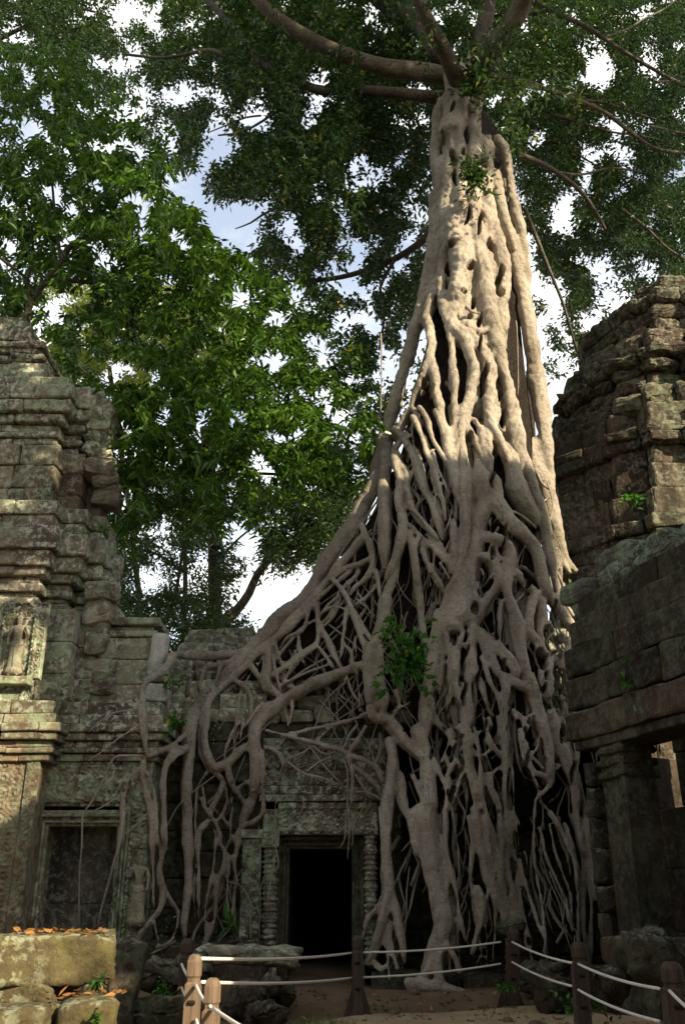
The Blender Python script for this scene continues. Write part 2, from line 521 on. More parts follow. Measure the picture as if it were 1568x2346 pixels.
# doorway: corridor, frame, colonettes, lintel, pediment
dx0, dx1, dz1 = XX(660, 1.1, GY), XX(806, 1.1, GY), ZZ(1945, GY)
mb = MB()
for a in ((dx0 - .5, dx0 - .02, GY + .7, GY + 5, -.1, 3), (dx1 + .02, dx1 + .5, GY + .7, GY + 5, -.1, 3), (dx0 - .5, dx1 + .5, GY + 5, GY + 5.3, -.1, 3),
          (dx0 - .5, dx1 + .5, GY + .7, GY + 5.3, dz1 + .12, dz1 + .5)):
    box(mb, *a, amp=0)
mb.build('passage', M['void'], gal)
mb = MB()
for i, (wd, pr) in enumerate(((.05, .02), (.05, .07), (.04, .05), (.06, .11))):
    o0 = sum(q[0] for q in ((.05, 0), (.05, 0), (.04, 0), (.06, 0))[:i])
    Y0, Y1 = GY - pr, GY + .62 - .02 * i
    box(mb, dx0 - o0 - wd, dx0 - o0, Y0, Y1, .1, dz1 + o0 + wd - .003, .01)
    box(mb, dx1 + o0, dx1 + o0 + wd, Y0, Y1, .1, dz1 + o0 + wd - .003, .01)
    box(mb, dx0 - o0, dx1 + o0, Y0, Y1, dz1 + o0, dz1 + o0 + wd, .01)
mb.build('door_frame', M['stone_dark'], gal)
def colonette(x, w_, z0, z1, Y, nm='colonette'):
    pts, rad = [], []
    z = z0; k = 0
    while z < z1:
        big = (k % 7 == 0)
        r = w_ / 2 * (1.12 if big else (1.0 if k % 2 else .84))
        for q in (0, .032):
            pts.append((x, Y, z + q)); rad.append(r)
        z += .04; k += 1
    c = MB(); tube(c, np.array(pts), np.array(rad), 10)
    return c.build(nm, M['stone'], gal)
cx0 = (XX(600, 1.2, GY) + XX(636, 1.2, GY)) / 2
col_l = colonette(cx0, .25, .5, 2.15, GY - .16)
mbx = MB(); box(mbx, cx0 - .15, cx0 + .14, GY - .32, GY, 2.13, 2.36, .02, .006); mbx.build('colonette_block', M['stone'], col_l)
mbx = MB(); box(mbx, cx0 - .16, cx0 + .15, GY - .34, GY, .05, .52, .02, .006)
mbx.build('colonette_block', M['stone'], col_l)
cx1 = (XX(836, 1.2, GY) + XX(862, 1.2, GY)) / 2
colonette(cx1, .22, .4, 2.3, GY - .16)
mb = MB()
px0, px1 = XX(553, 1.3, GY), XX(597, 1.3, GY)
relief(mb, px0, px1, .55, 2.28, GY - .2, lambda a, b: swirl(a, b, .15, .02), .02, .2)
box(mb, px0 - .03, px1 + .02, GY - .26, GY, 2.28, 2.42, .015, .004); box(mb, px0 - .03, px1 + .02, GY - .27, GY, .3, .55, .015, .004)
mb.build('pilaster', M['stone'], gal)
lz0, lz1 = ZZ(1912, GY - .3), ZZ(1838, GY - .3)
mb = MB()
lx0, lx1 = XX(636, 2.6, GY - .3), XX(866, 2.6, GY - .3)
relief(mb, lx0, lx1, lz0, lz1, GY - .26, lambda a, b: np.maximum(figures(a, b, lx0, lz0 + .02, .16, .36, .07, 2), swirl(a, b, .17, .035)), .016, .3)
box(mb, lx0 - .25, lx0 - .01, GY - .2, GY, lz0, lz1 - .1, .02, .01)
mb.build('lintel', M['stone'], gal)
mb = MB()
qx0, qx1 = XX(600, 3.4, GY - .1), XX(884, 3.4, GY - .1)
pz0, pz1 = ZZ(1815, GY - .1), ZZ(1690, GY - .1)
relief(mb, qx0, qx1, pz0 + .1, pz1, GY - .05, lambda a, b: figures(a, b, qx0, pz0 + .08, .19, .3, .085, 3), .018, .2)
box(mb, qx0 - .05, qx1 + .05, GY - .22, GY + .1, pz0 - .05, pz0 + .09, .02, .008)
box(mb, qx0 - .02, qx1 + .02, GY - .3, GY + .1, pz0 - .16, pz0 - .05, .02, .008)
mb.build('pediment', M['stone'], gal)
mb = MB()
course(mb, [(-3.3, 14.95), (-1.15, 14.95)], .02, .55, 1.2, (.5, .9), .05, .06, .02)
course(mb, [(-3.2, 15.1), (-1.2, 15.1)], .55, .74, 1.2, (.5, .8), .04, .05, .02)
mb.build('plinth', M['stone_dark'], gal)
mb = MB()
course(mb, [(.45, 15.35), (4.6, 15.35)], .0, .3, 1.0, (.5, .9), .05, .06, .02)
mb.build('plinth', M['stone_dark'], gal)
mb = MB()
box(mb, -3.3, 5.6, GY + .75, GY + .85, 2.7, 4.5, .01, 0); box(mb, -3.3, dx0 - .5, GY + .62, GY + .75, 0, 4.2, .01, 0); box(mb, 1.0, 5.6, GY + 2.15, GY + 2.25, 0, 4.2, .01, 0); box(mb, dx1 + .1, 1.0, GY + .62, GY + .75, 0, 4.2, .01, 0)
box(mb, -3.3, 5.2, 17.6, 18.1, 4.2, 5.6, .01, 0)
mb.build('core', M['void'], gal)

# --- left: wall with the false door, and the tower standing on it
WY = 15.0
ltw = thing('temple_tower', 'stepped temple tower at the left with goddess niche and false door', 'temple', (-5.5, 15.6, 0))
fx0, fx1, fz1 = XX(98, 1.7, WY), XX(260, 1.7, WY), ZZ(1893, WY)
wxr = XX(342, 2.5, WY)
wxl = XX(74, 2.5, WY)
mb = MB()
z = .3
while z < 3.4:
    h = random.uniform(.34, .5)
    z1 = min(z + h, 3.42)
    for x0, x1 in ((wxl, fx0 - .28), (fx1 + .22, wxr)):
        if z < fz1 + .2: course(mb, [(x0, WY), (x1, WY)], z, z1, .5, (.4, .8), .012, .018, .005)
    if z1 > fz1 + .32: course(mb, [(wxl, WY), (wxr, WY)], max(z, fz1 + .3), z1, .5, (.4, .8), .012, .018, .005)
    z = z1
course(mb, [(wxr, WY), (wxr, WY + 1.2)], .3, 1.2, .5, (.5, .9)); course(mb, [(wxr, WY), (wxr, WY + 1.2)], 1.2, 2.2, .5, (.5, .9)); course(mb, [(wxr, WY), (wxr, WY + 1.2)], 2.2, 3.42, .5, (.5, .9))
mb.build('wall', M['stone'], ltw)
mb = MB()
tot = 0
for i, (wd, pr) in enumerate(((.05, -.02), (.04, .04), (.05, .02), (.04, .08), (.06, .05))):
    box(mb, fx0 - tot - wd, fx0 - tot, WY - pr, WY + .4, .5, fz1 + tot + wd - .003, .008)
    box(mb, fx1 + tot * .8, fx1 + (tot + wd) * .8, WY - pr, WY + .4, .5, fz1 + tot + wd - .003, .008)
    box(mb, fx0 - tot, fx1 + tot * .8, WY - pr, WY + .4, fz1 + tot, fz1 + tot + wd, .008)
    tot += wd
mb.build('false_door_frame', M['stone'], ltw)
mb = MB()
for z0, z1 in ((.3, 1.3), (1.3, 2.1), (2.1, fz1 + .1)):
    course(mb, [(fx0 - .05, WY + .33), (fx1 + .05, WY + .33)], z0, z1, .3, (.6, 1.5), .008, .01, .003, gap=.003)
mb.build('false_door', stone('sooty_door_stone', (.03, .027, .022), (.06, .052, .042), (.15, .135, .115), .25, .1, streak=.9), ltw)  # darker door panel stone with heavier streaks
mb = MB()
HX = XX(319, 1.6, 14.9)
relief(mb, fx1 + .2, wxr - .01, .75, 2.9, WY - .02, lambda a, b: np.where((np.abs(a - HX) < .17) & (b < 2.1) & (b > .85), 0, swirl(a, b, .17, .045, 2)) + np.where((np.abs(np.abs(a - HX) - .2) < .025) & (b < 2.1) & (b > .8), .05, 0), .016, .1)
mb.build('carved_panel', M['stone'], ltw); mb = MB()
relief(mb, wxl, wxr - .35, 2.78, 3.36, WY - .02, lambda a, b: np.maximum(0, swirl(a, b, .29, .035, 1)), .02, .1)
mb.build('carved_panel', M['stone'], ltw)
# cornice between the wall and the upper storey
mb = MB()
cz = [3.42, 3.54, 3.63, 3.74, 3.86, 4.0, 4.16, 4.38]
co_ = [.05, .12, .07, .16, .22, .1, .04]
for k in range(7):
    pth = [(wxl - .3, WY - co_[k]), (wxr + co_[k], WY - co_[k]), (wxr + co_[k], WY + 1.3)]
    course(mb, pth, cz[k], cz[k + 1], .6, (.35, .7), .012, .02, .006, gap=.008)
mb.build('cornice', M['stone_lichen'], ltw)
# upper wall beside the tower
mb = MB()
ux0, ux1 = XX(165, 5, 15.45), XX(345, 5, 15.45)
z = 4.36
for k in range(3):
    h = .40 + .05 * (k % 2)
    course(mb, [(ux0, 15.42 + .03 * k), (ux1 - .02 * k, 15.42 + .03 * k), (ux1 - .02 * k, 16.6)], z, z + h, .6, (.3, .5), .02, .03, .01)
    z += h
for (a, b, o_) in ((z, z + .12, .06), (z + .12, z + .22, -.02), (z + .22, z + .36, .08)):
    course(mb, [(XX(250, 5.8, 15.4), 15.5 - o_), (ux1 + o_, 15.5 - o_), (ux1 + o_, 16.4)], a, b, .6, (.3, .6), .01, .03, .008)
mb.build('upper_wall', M['stone_lichen'], ltw)
mb = MB()
bx = XX(360, 5.0, 15.3)
block(mb, (bx, 15.35, 5.32), (.3, .32, .62), .05, .1, .015, 6)
for k, zz in enumerate((4.95, 4.62, 4.28, 3.92)):
    block(mb, (bx + .03 * (k % 2), 15.4, zz - .02), (.34 + .05 * (k % 2), .4, .32), .03, .04, .012, 5)
mb.build('end_pier', stone('white_lichen_stone', (.2, .19, .17), (.34, .33, .30), (.46, .45, .41), .9, .35, lcol=(.5, .5, .46), streak=.25), ltw)
# left projecting pilaster at the foot of the tower (sunlit)
mb = MB()
plx = XX(78, 2.5, 14.55)
relief(mb, -7.2, plx - .22, .6, 3.4, 14.55, lambda a, b: swirl(a, b, .2, .025, 4), .022, .5)
relief(mb, plx - .2, plx, .6, 3.4, 14.5, lambda a, b: swirl(a, b, .1, .012, 4), .022, .5)
box(mb, plx - .3, plx + .03, 14.42, 15.0, .2, .75, .02, .008)
mb.build('corner_pilaster', M['stone_warm'], ltw)
mb = MB()
co2 = [.03, .1, .05, .15, .2, .08, .02]
for k in range(7):
    course(mb, [(-7.5, 14.5 - co2[k]), (plx + .1 + co2[k], 14.5 - co2[k]), (plx + .1 + co2[k], 15.2)], cz[k] - .06, cz[k + 1] - .06, .6, (.35, .7), .012, .02, .006, gap=.008)
mb.build('pilaster_cornice', M['stone_warm'], ltw)
# tower storeys: redented plan, front step first
def tpath(xa, xb, xc, Y0, dy=.40, back=.6):
    return [(-9.0, Y0), (xa, Y0), (xa, Y0 + dy), (xb, Y0 + dy), (xb, Y0 + 2 * dy), (xc, Y0 + 2 * dy), (xc, Y0 + 2 * dy + back)]
def tier(mb, zs, outs, xa, xb, xc, Y0, **kw):
    for (z0, z1), o_ in zip(zip(zs[:-1], zs[1:]), outs):
        course(mb, offset(tpath(xa, xb, xc, Y0), o_), z0, z1, .55, **kw)
X0 = lambda px, zz: XX(px, zz, 14.9)
mb = MB()
tier(mb, [4.3, 4.85, 5.4, 5.98], [0, 0, 0], X0(86, 5.2), X0(160, 5.2), X0(200, 5.2), 14.55, bl=(.35, .7), jit=.02, r=.025, amp=.008)
mb.build('storey', M['stone'], ltw)
mb = MB()
zs = [5.98, 6.1, 6.2, 6.34, 6.46, 6.62, 6.9, 7.3, 7.55, 7.82]
tier(mb, zs, [.05, .0, .1, .04, .17, .26, .34, .22, .27], X0(96, 6.6), X0(150, 6.6), X0(184, 6.8), 14.7, bl=(.4, .8), jit=.02, r=.03, amp=.012, miss=.02)
mb.build('cornice', M['stone_lichen'], ltw)
mb = MB()
tier(mb, [7.82, 8.3, 8.75, 9.2], [0, 0, 0], X0(118, 8.4), X0(168, 8.4), X0(205, 8.4), 15.0, bl=(.3, .6), jit=.03, r=.04, amp=.014, miss=.02)
mb.build('storey', M['stone_warm'], ltw)
mb = MB()
zs = [9.2, 9.34, 9.46, 9.62, 9.8, 10.05, 10.35, 10.6]
tier(mb, zs, [.04, .12, .06, .18, .3, .34, .2], X0(122, 9.6), X0(158, 9.6), X0(190, 9.6), 15.1, bl=(.4, .8), jit=.025, r=.035, amp=.012, miss=.03)
mb.build('cornice', M['stone_lichen'], ltw)
mb = MB()
tier(mb, [10.55, 10.95], [0], X0(84, 11), X0(120, 11), X0(170, 10.8), 15.3, bl=(.35, .7), jit=.03, r=.045, amp=.014)
course(mb, [(X0(128, 10.7), 15.7), (X0(212, 10.7), 15.7), (X0(212, 10.7), 16.3)], 10.5, 10.82, .7, (.4, .7), .04, .05, .015)
for zz, o_, px in ((10.95, 0, 78), (11.3, .08, 74), (11.5, .02, 66), (11.62, .1, 68), (11.85, -.05, 52), (12.1, -.1, 40)):
    hh = .35 if o_ < .01 else .14
    course(mb, offset([(-9, 15.5), (X0(px, zz), 15.5), (X0(px, zz), 17.4)], o_), zz, zz + hh, .7, (.35, .6), .03, .05, .015)
mb.build('top_storey', M['stone'], ltw)
mb = MB()
box(mb, -9, X0(150, 5), 15.9, 16.6, 0, 5.9, .01, 0); box(mb, -9, X0(140, 7.5), 15.95, 16.6, 5.9, 9.2, .01, 0); box(mb, -9, X0(90, 10), 15.95, 16.6, 9.2, 10.7, .01, 0)
box(mb, fx0 - .3, wxr - .4, WY + .7, WY + .9, .2, 4.3, .01, 0)
mb.build('core', M['void'], ltw)
# broken outer flank: tumbled eroded blocks down the right edge of the tower
mb = MB()
for k in range(46):
    zz = 4.6 + 5.6 * k / 46
    x = X0(226 + 9 * math.sin(zz * 3.1), zz) + random.uniform(-.1, .05)
    if 7.75 < zz < 8.3:
        if mb.n: mb.build('broken_flank', M['stone_lichen'], ltw); mb = MB()
        continue
    block(mb, (x - .12, 15.62 + random.uniform(-.15, .3), zz), (random.uniform(.35, .6), random.uniform(.4, .7), random.uniform(.25, .4)), random.uniform(-.3, .3), .1, .03, 5, (random.uniform(-.12, .12), random.uniform(-.15, .15)))
mb.build('broken_flank', M['stone_lichen'], ltw)
# carved goddess in the lit niche, and one beside the false door
def skin(name, pts, edges, radii, mat, parent, levels=2, flat=1.0, loc=(0, 0, 0), scale=1.0):
    me = bpy.data.meshes.new('t')
    me.from_pydata(pts, edges, [])
    o = bpy.data.objects.new('t', me); COL.objects.link(o)
    m = o.modifiers.new('k', 'SKIN'); sv = me.skin_vertices[0].data
    for q, r in zip(sv, radii): q.radius = (r, r) if not isinstance(r, tuple) else r
    sv[0].use_root = True
    m2 = o.modifiers.new('s', 'SUBSURF'); m2.levels = levels; m2.render_levels = levels
    dg = bpy.context.evaluated_depsgraph_get()
    me2 = bpy.data.meshes.new_from_object(o.evaluated_get(dg))
    bpy.data.objects.remove(o); bpy.data.meshes.remove(me)
    me2.transform(Matrix.Translation(loc) @ Matrix.Scale(scale, 4) @ Matrix.Diagonal((1, flat, 1, 1)))
    me2.polygons.foreach_set('use_smooth', np.ones(len(me2.polygons), bool))
    me2.materials.clear()
    return link(name, me2, mat, parent)
def goddess(name, loc, sc, mat, parent, flip=1):
    f = flip
    pts = [(0, 0, .95), (0, 0, 1.08), (0, -.02, 1.25), (0, -.03, 1.38), (0, -.02, 1.47), (0, -.04, 1.58), (0, -.03, 1.70), (0, -.02, 1.82),
           (-.19 * f, -.02, 1.40), (-.25 * f, -.04, 1.18), (-.24 * f, -.10, .95), (-.23 * f, -.12, .88),
           (.19 * f, -.02, 1.40), (.28 * f, -.04, 1.20), (.24 * f, -.12, 1.38), (.23 * f, -.13, 1.46),
           (-.10, -.01, .86), (-.10, -.02, .48), (-.10, -.01, .10), (-.12, -.12, .04),
           (.10, -.01, .86), (.10, -.02, .48), (.10, -.01, .10), (.12, -.12, .04)]
    ed = [(0, 1), (1, 2), (2, 3), (3, 4), (4, 5), (5, 6), (6, 7), (3, 8), (8, 9), (9, 10), (10, 11), (3, 12), (12, 13), (13, 14), (14, 15),
          (0, 16), (16, 17), (17, 18), (18, 19), (0, 20), (20, 21), (21, 22), (22, 23)]
    rd = [.15, .11, .13, .11, .05, .085, .07, .025, .06, .045, .035, .03, .06, .045, .035, .03, .10, .075, .05, .04, .10, .075, .05, .04]
    fg = skin(name, pts, ed, rd, mat, parent, 2, .75, loc, sc)
    c = MB()
    zs_ = np.linspace(.12, 1.0, 12)
    for i in range(1):
        pp = np.array([(0, 0, q) for q in zs_]); rr = np.interp(zs_, [.12, .3, .6, .85, 1.0], [.27, .2, .185, .2, .15])
        tube(c, pp, rr, 18)
    tube(c, np.array([(-.2, -.1, .9), (-.1, -.17, .86), (0, -.19, .84), (.1, -.17, .86), (.2, -.1, .9)]), .02, 6)
    tube(c, np.array([(0, -.17, .86), (0, -.2, .6), (0, -.2, .2)]), .025, 6)
    V = np.concatenate(c.v)
    m_ = c.mesh('skirt', True)
    m_.transform(Matrix.Translation(loc) @ Matrix.Scale(sc, 4) @ Matrix.Diagonal((1, .62, 1, 1)))
    link('skirt', m_, mat, fg)
    c = MB()
    for k in range(4): tube(c, np.array([(0, -.03, 1.66 + .05 * k), (0, -.03, 1.70 + .05 * k)]), .09 - .017 * k, 10)
    m_ = c.mesh('crown', True); m_.transform(Matrix.Translation(loc) @ Matrix.Scale(sc, 4) @ Matrix.Diagonal((1, .8, 1, 1)))
    link('headdress', m_, mat, fg)
gz0, gz1 = ZZ(1552, 14.5), ZZ(1405, 14.5)
gx = XX(37, 5, 14.5)
mb = MB()
relief(mb, gx - .34, gx + .42, gz0 - .02, 5.96, 14.52, lambda a, b: np.where((np.abs(a - gx) < .2) & (b < gz1 - .1), -.0, swirl(a, b, .13, .03, 3)) + np.where((np.abs(a - gx) > .23) & (np.abs(a - gx) < .3) & (b < gz1), .05, 0), .018, .1)
box(mb, gx - .3, gx + .3, 14.35, 14.6, gz0 - .14, gz0, .02, .008)
mb.build('niche', M['stone'], ltw)
goddess('goddess_relief', (gx, 14.46, gz0), (gz1 - gz0) / 1.85, M['stone_pale'], ltw)
hx = XX(319, 1.6, 14.9); hz0, hz1 = ZZ(2125, 14.9), ZZ(1950, 14.9)
goddess('goddess_relief', (hx, 14.90, hz0), (hz1 - hz0) / 1.85, M['stone_pale'], ltw, -1)

# --- right: ruined vaulted gallery running towards the viewer
rv = thing('ruined_vault', 'broken end of a corbelled stone vault resting on a dark pillar at the right', 'temple', (4.2, 12, 0))
VD = Vector((.287, -.958, 0))
V0 = Vector((3.40, 13.9, 0))
def vp(t, out_): return (V0.x + VD.x * t - VD.y * -1 * 0 - .958 * out_, V0.y + VD.y * t - .287 * out_)
def vcourse(mb, z0, z1, out_, t0, t1=8.0, **kw):
    a, b = vp(t0, out_), vp(t1, out_)
    course(mb, [a, b], z0, z1, kw.pop('th', .8), **kw)
mb = MB()
prof = [(3.55, 4.0, .0, -.05), (4.0, 4.5, -.02, .02), (4.5, 4.98, -.08, .0), (4.98, 5.42, -.20, .06), (5.42, 5.85, -.38, .12)]
for k, (z0, z1, o_, t0) in enumerate(prof):
    vcourse(mb, z0, z1, o_, t0, bl=(.8, 2.0), jit=.035, r=.04, amp=.014, m=9, gap=.016, zj=.02)
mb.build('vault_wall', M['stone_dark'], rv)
mb = MB()
va = math.atan2(VD.y, VD.x)
for (t0, t1, z0, z1, o_, th, tl) in ((-.42, .60, 5.80, 6.16, -.78, .9, .12), (.40, 1.42, 6.10, 6.52, -1.0, .9, .04), (1.3, 2.2, 6.0, 6.36, -1.05, .9, -.10), (.62, 1.5, 5.82, 6.16, -.82, .8, .0), (1.5, 2.5, 5.8, 6.08, -.86, .8, -.05), (-.15, .55, 5.5, 5.82, -.78, .8, .05), (2.3, 3.5, 5.7, 6.02, -.95, .9, -.06), (.5, 2.0, 6.3, 6.58, -1.6, .9, 0)):
    x, y = vp((t0 + t1) / 2, o_)
    block(mb, (x, y, (z0 + z1) / 2), (t1 - t0, th, z1 - z0), va + random.uniform(-.05, .05), .10, .02, 9, (random.uniform(.02, .12), tl))
mb.build('vault_roof', stone('green_lichen_stone', (.05, .046, .038), (.105, .10, .078), (.17, .165, .125), .85, .85, lcol=(.3, .34, .24), gcol=(.2, .27, .165), streak=.45, bumps=1.5), rv)
mb = MB()
vcourse(mb, 3.42, 3.56, -.05, .1, bl=(1.2, 2), jit=.01, r=.03, amp=.01)
mb.build('beam', M['stone_dark'], rv)
def post_shape(mb, t, wd, z0, z1, out_=-.1, th=.5):
    x, y = vp(t, out_ - th / 2)
    block(mb, (x, y, (z0 + z1) / 2), (wd, th, z1 - z0), math.atan2(VD.y, VD.x), .03, .012, 6)
mb = MB()
post_shape(mb, .98, .58, .1, 3.44)
for zz in (2.95, 3.12, 3.28): post_shape(mb, .98, .66, zz, zz + .1, -.06, .58)
mb.build('pillar', M['stone_dark'], rv)
mb = MB()
z = .8
while z < 3.4:
    h = random.uniform(.3, .5)
    x, y = vp(.33 + random.uniform(-.05, .05), -.3)
    block(mb, (x, y, z + h / 2), (random.uniform(.22, .32), .4, min(h, 3.44 - z) - .01), math.atan2(VD.y, VD.x) + random.uniform(-.05, .05), .06, .025, 5)
    z += h
mb.build('broken_jamb', M['stone_dark'], rv)
mb = MB()
for k, (z0, z1) in enumerate(((0, .55), (.55, .95))):
    vcourse(mb, z0, z1, .12 - .1 * k, .2 + .2 * k, 8, bl=(.5, 1), jit=.06, r=.06, amp=.03, m=5)
mb.build('plinth', M['stone_dark'], rv)
mb = MB()
post_shape(mb, 5.4, 3.6, .1, 3.44)
for z0, z1 in ((0, .9), (.9, 1.8), (1.8, 2.7)):
    course(mb, [vp(-1.4, -2.0), vp(8, -2.0)], z0, z1, .6, (.8, 1.4))
course(mb, [vp(-1.4, -2.0), vp(-.7, -2.0)], 2.7, 3.5, .6, (.8, 1.4)); course(mb, [vp(-.15, -2.0), vp(8, -2.0)], 2.7, 3.5, .6, (.8, 1.4))
for z0, z1 in ((3.5, 4.4), (4.4, 5.4), (5.4, 6.1)):
    course(mb, [vp(-.2, -2.0), vp(8, -2.0)], z0, z1, .6, (.8, 1.4))
course(mb, [vp(.3, -.5), vp(8, -.5)], 5.5, 5.75, 2.0, (1, 1.5))
mb.build('side_wall', M['stone_dark'], rv)

# --- right tower behind the vault
rt = thing('temple_tower', 'eroded dark brown temple tower of rounded blocks rising behind the vault at the right', 'temple', (7.5, 20, 0))
def rpath(y_px, n=3, Y0=17.6):
    """redented plan: from the back left corner in steps to the front corner, then along the front"""
    z = ZZ(y_px, Y0)
    xl = np.interp(y_px + 70, [640, 660, 700, 760, 830, 900, 1000, 1100, 1250, 1600], [1500, 1452, 1400, 1362, 1345, 1312, 1288, 1280, 1288, 1290])
    xc = np.interp(y_px, [640, 800, 1000, 1100, 1250, 1600], [1510, 1488, 1488, 1500, 1500, 1500])
    XL, XC = XX(xl, z, Y0 + 1.6), XX(xc, z, Y0)
    pts = [(XL, Y0 + 4.0), (XL, Y0 + 1.7)]
    xm = XL + (XC - XL) * .58
    pts = [(XL + .25, Y0 + 4.0), (XL, Y0 + 1.75), (xm, Y0 + .75), (xm + .03, Y0 + .5), (XC - .06, Y0 + .12), (XC, Y0 - .12), (XC + 1.1, Y0 - .12), (XC + 1.12, Y0 - .5), (XC + 3.6, Y0 - .5)]
    pp = [pts[0]]
    for q in pts[1:]:
        if math.hypot(q[0] - pp[-1][0], q[1] - pp[-1][1]) > 1e-3: pp.append(q)
    return pp, z
mb = MB()
ylist = [1700, 1620, 1540, 1460, 1385, 1315, 1252, 1215, 1185, 1122, 1064, 1022, 1000, 978, 930, 884, 852, 828, 806, 765, 728, 700, 664, 634]
oo = {1252: .05, 1215: .16, 1185: .08, 1022: .1, 1000: .2, 978: .12, 852: .08, 828: .2, 806: .1, 728: .05, 700: .12}
for a, b in zip(ylist[:-1], ylist[1:]):
    pth, z0 = rpath(a); _, z1 = rpath(b)
    rough = b < 900
    course(mb, offset(pth, oo.get(a, 0) * 1.3 + random.uniform(-.05, .05)), z0, z1, .8, (.6, 1.5) if not rough else (.5, 1.0), .05 if not rough else .10, .05 if not rough else .12, .018 if not rough else .04,
           miss=.02 if a < 1200 else 0, m=8, gap=.004, zj=.02)
mb.build('masonry', M['stone_eroded'], rt)
mb = MB()
for k in range(6):
    pth, _ = rpath(1690)
    course(mb, offset(pth, .12 - .02 * k), .72 * k, .72 * k + .72, .8, (.6, 1.4), .06, .06, .02, m=5)
mb.build('base', M['stone_eroded'], rt)
mb = MB()
for a, b, ins in ((1700, 1000, .55), (1000, 830, .6), (830, 700, .65)):
    pth, z0 = rpath(a); q, z1 = rpath(b)
    xs_ = q[0][0] + ins
    box(mb, xs_ + .5, 12, 18.75, 21.5, z0, z1, .01, 0); box(mb, xs_ + 1.5, 12, 18.1, 18.75, z0, z1, .01, 0)
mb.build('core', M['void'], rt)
# lit broken masonry beyond the vault opening
rw = MB()
for k in range(5):
    course(rw, [(5.5, 21.5 + .1 * k), (12.5, 21.5 + .1 * k)], .8 * k, .8 * k + .8, .6, (.6, 1.1), .12, .1, .05, m=5)
tag(rw.build('ruined_wall', M['stone_warm']), 'pale broken stone wall glimpsed through the opening beside the right-hand pillar', 'wall')

# --- unseen tower added beside the camera to put the court in shade
ot = thing('temple_tower', 'tall stepped gate tower on the near right side of the court', 'temple', (9.5, 4.5, 0))
def stepped(mb, x0, x1, y0, y1, z0, z1):
    z = z0
    while z < z1 - .01:
        h = min(.9, z1 - z)
        course(mb, [(x0, y0), (x1, y0), (x1, y1), (x0, y1), (x0, y0)], z, z + h, .8, (.9, 1.6), .04, .04, .012)
        z += h
mb = MB()
stepped(mb, 6.6, 13.5, 1.0, 7.0, 0, 7.2)
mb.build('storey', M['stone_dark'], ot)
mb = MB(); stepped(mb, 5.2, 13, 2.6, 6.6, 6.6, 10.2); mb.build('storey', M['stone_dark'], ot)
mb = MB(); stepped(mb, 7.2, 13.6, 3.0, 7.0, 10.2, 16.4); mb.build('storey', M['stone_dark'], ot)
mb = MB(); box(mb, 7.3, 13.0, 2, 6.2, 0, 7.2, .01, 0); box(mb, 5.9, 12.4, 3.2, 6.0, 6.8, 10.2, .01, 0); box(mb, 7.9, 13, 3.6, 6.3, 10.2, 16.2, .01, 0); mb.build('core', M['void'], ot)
# ------------------------------------------------------------------ the strangler fig
SIL_Y = [-80, 230, 330, 500, 650, 800, 900, 1000, 1100, 1200, 1300, 1400, 1500, 1600, 1700, 2400]
SIL_L = [985, 1000, 995, 992, 970, 940, 905, 885, 850, 800, 730, 650, 560, 450, 430, 430]
SIL_R = [1110, 1105, 1175, 1190, 1205, 1225, 1240, 1255, 1260, 1280, 1300, 1320, 1335, 1335, 1330, 1350]

def S(x, y):
    """distance of the tree's front surface (trunk, flaring into the roots that drape over the gallery)"""
    f = np.interp(y, [230, 650, 1000, 1300, 1500, 1800, 2250], [17.2, 16.6, 16.0, 15.75, 15.55, 15.25, 15.05])
    xl, xr = np.interp(y, SIL_Y, SIL_L), np.interp(y, SIL_Y, SIL_R)
    k = np.clip((y - 950) / 350, 0, 1)
    xc = (1 - k) * (xl + xr) / 2 + k * 1130
    hw = max(40, (xc - xl) if x < xc else (xr - xc))
    u = min(1.0, abs(x - xc) / hw)
    c = np.interp(y, [230, 650, 1000, 1300, 1600, 2250], [1.0, 1.3, 1.6, 1.1, .7, .55])
    if x < xc and y > 1000: shape = (1 - k) * (1 - math.sqrt(max(0, 1 - .97 * u * u))) + k * u ** 1.6
    else: shape = 1 - math.sqrt(max(0, 1 - .97 * u * u))
    if x < 440 and y > 1450: return float(np.interp(x, [280, 345, 378, 440], [14.72, 14.76, 15.02, 15.5]))
    bump = .09 * math.sin(x * .021 + y * .004) + .06 * math.sin(x * .05 - y * .007)
    return f + c * shape + bump

FR = {'T': (1150, 0, 3.136), 'U': (1000, 500, 2.6133), 'C': (1000, 1300, 2.24), 'D': (1100, 1700, 3.91), 'E': (1350, 1700, 3.91),
      'G': (1100, 1700, 1.8756), 'H': (1100, 2296, 1.8756), 'W': (500, 1700, 2.24), 'V': (500, 2000, 3.91), 'L': (0, 1700, 2.24), 'B': (0, 2296, 2.24), 'K': (500, 2296, 2.24), 'A': (760, 1400, 2.235), 'Q': (1000, 1150, 2.554), 'X': (540, 1750, 2.483), 'Z': (0, 0, .80992)}

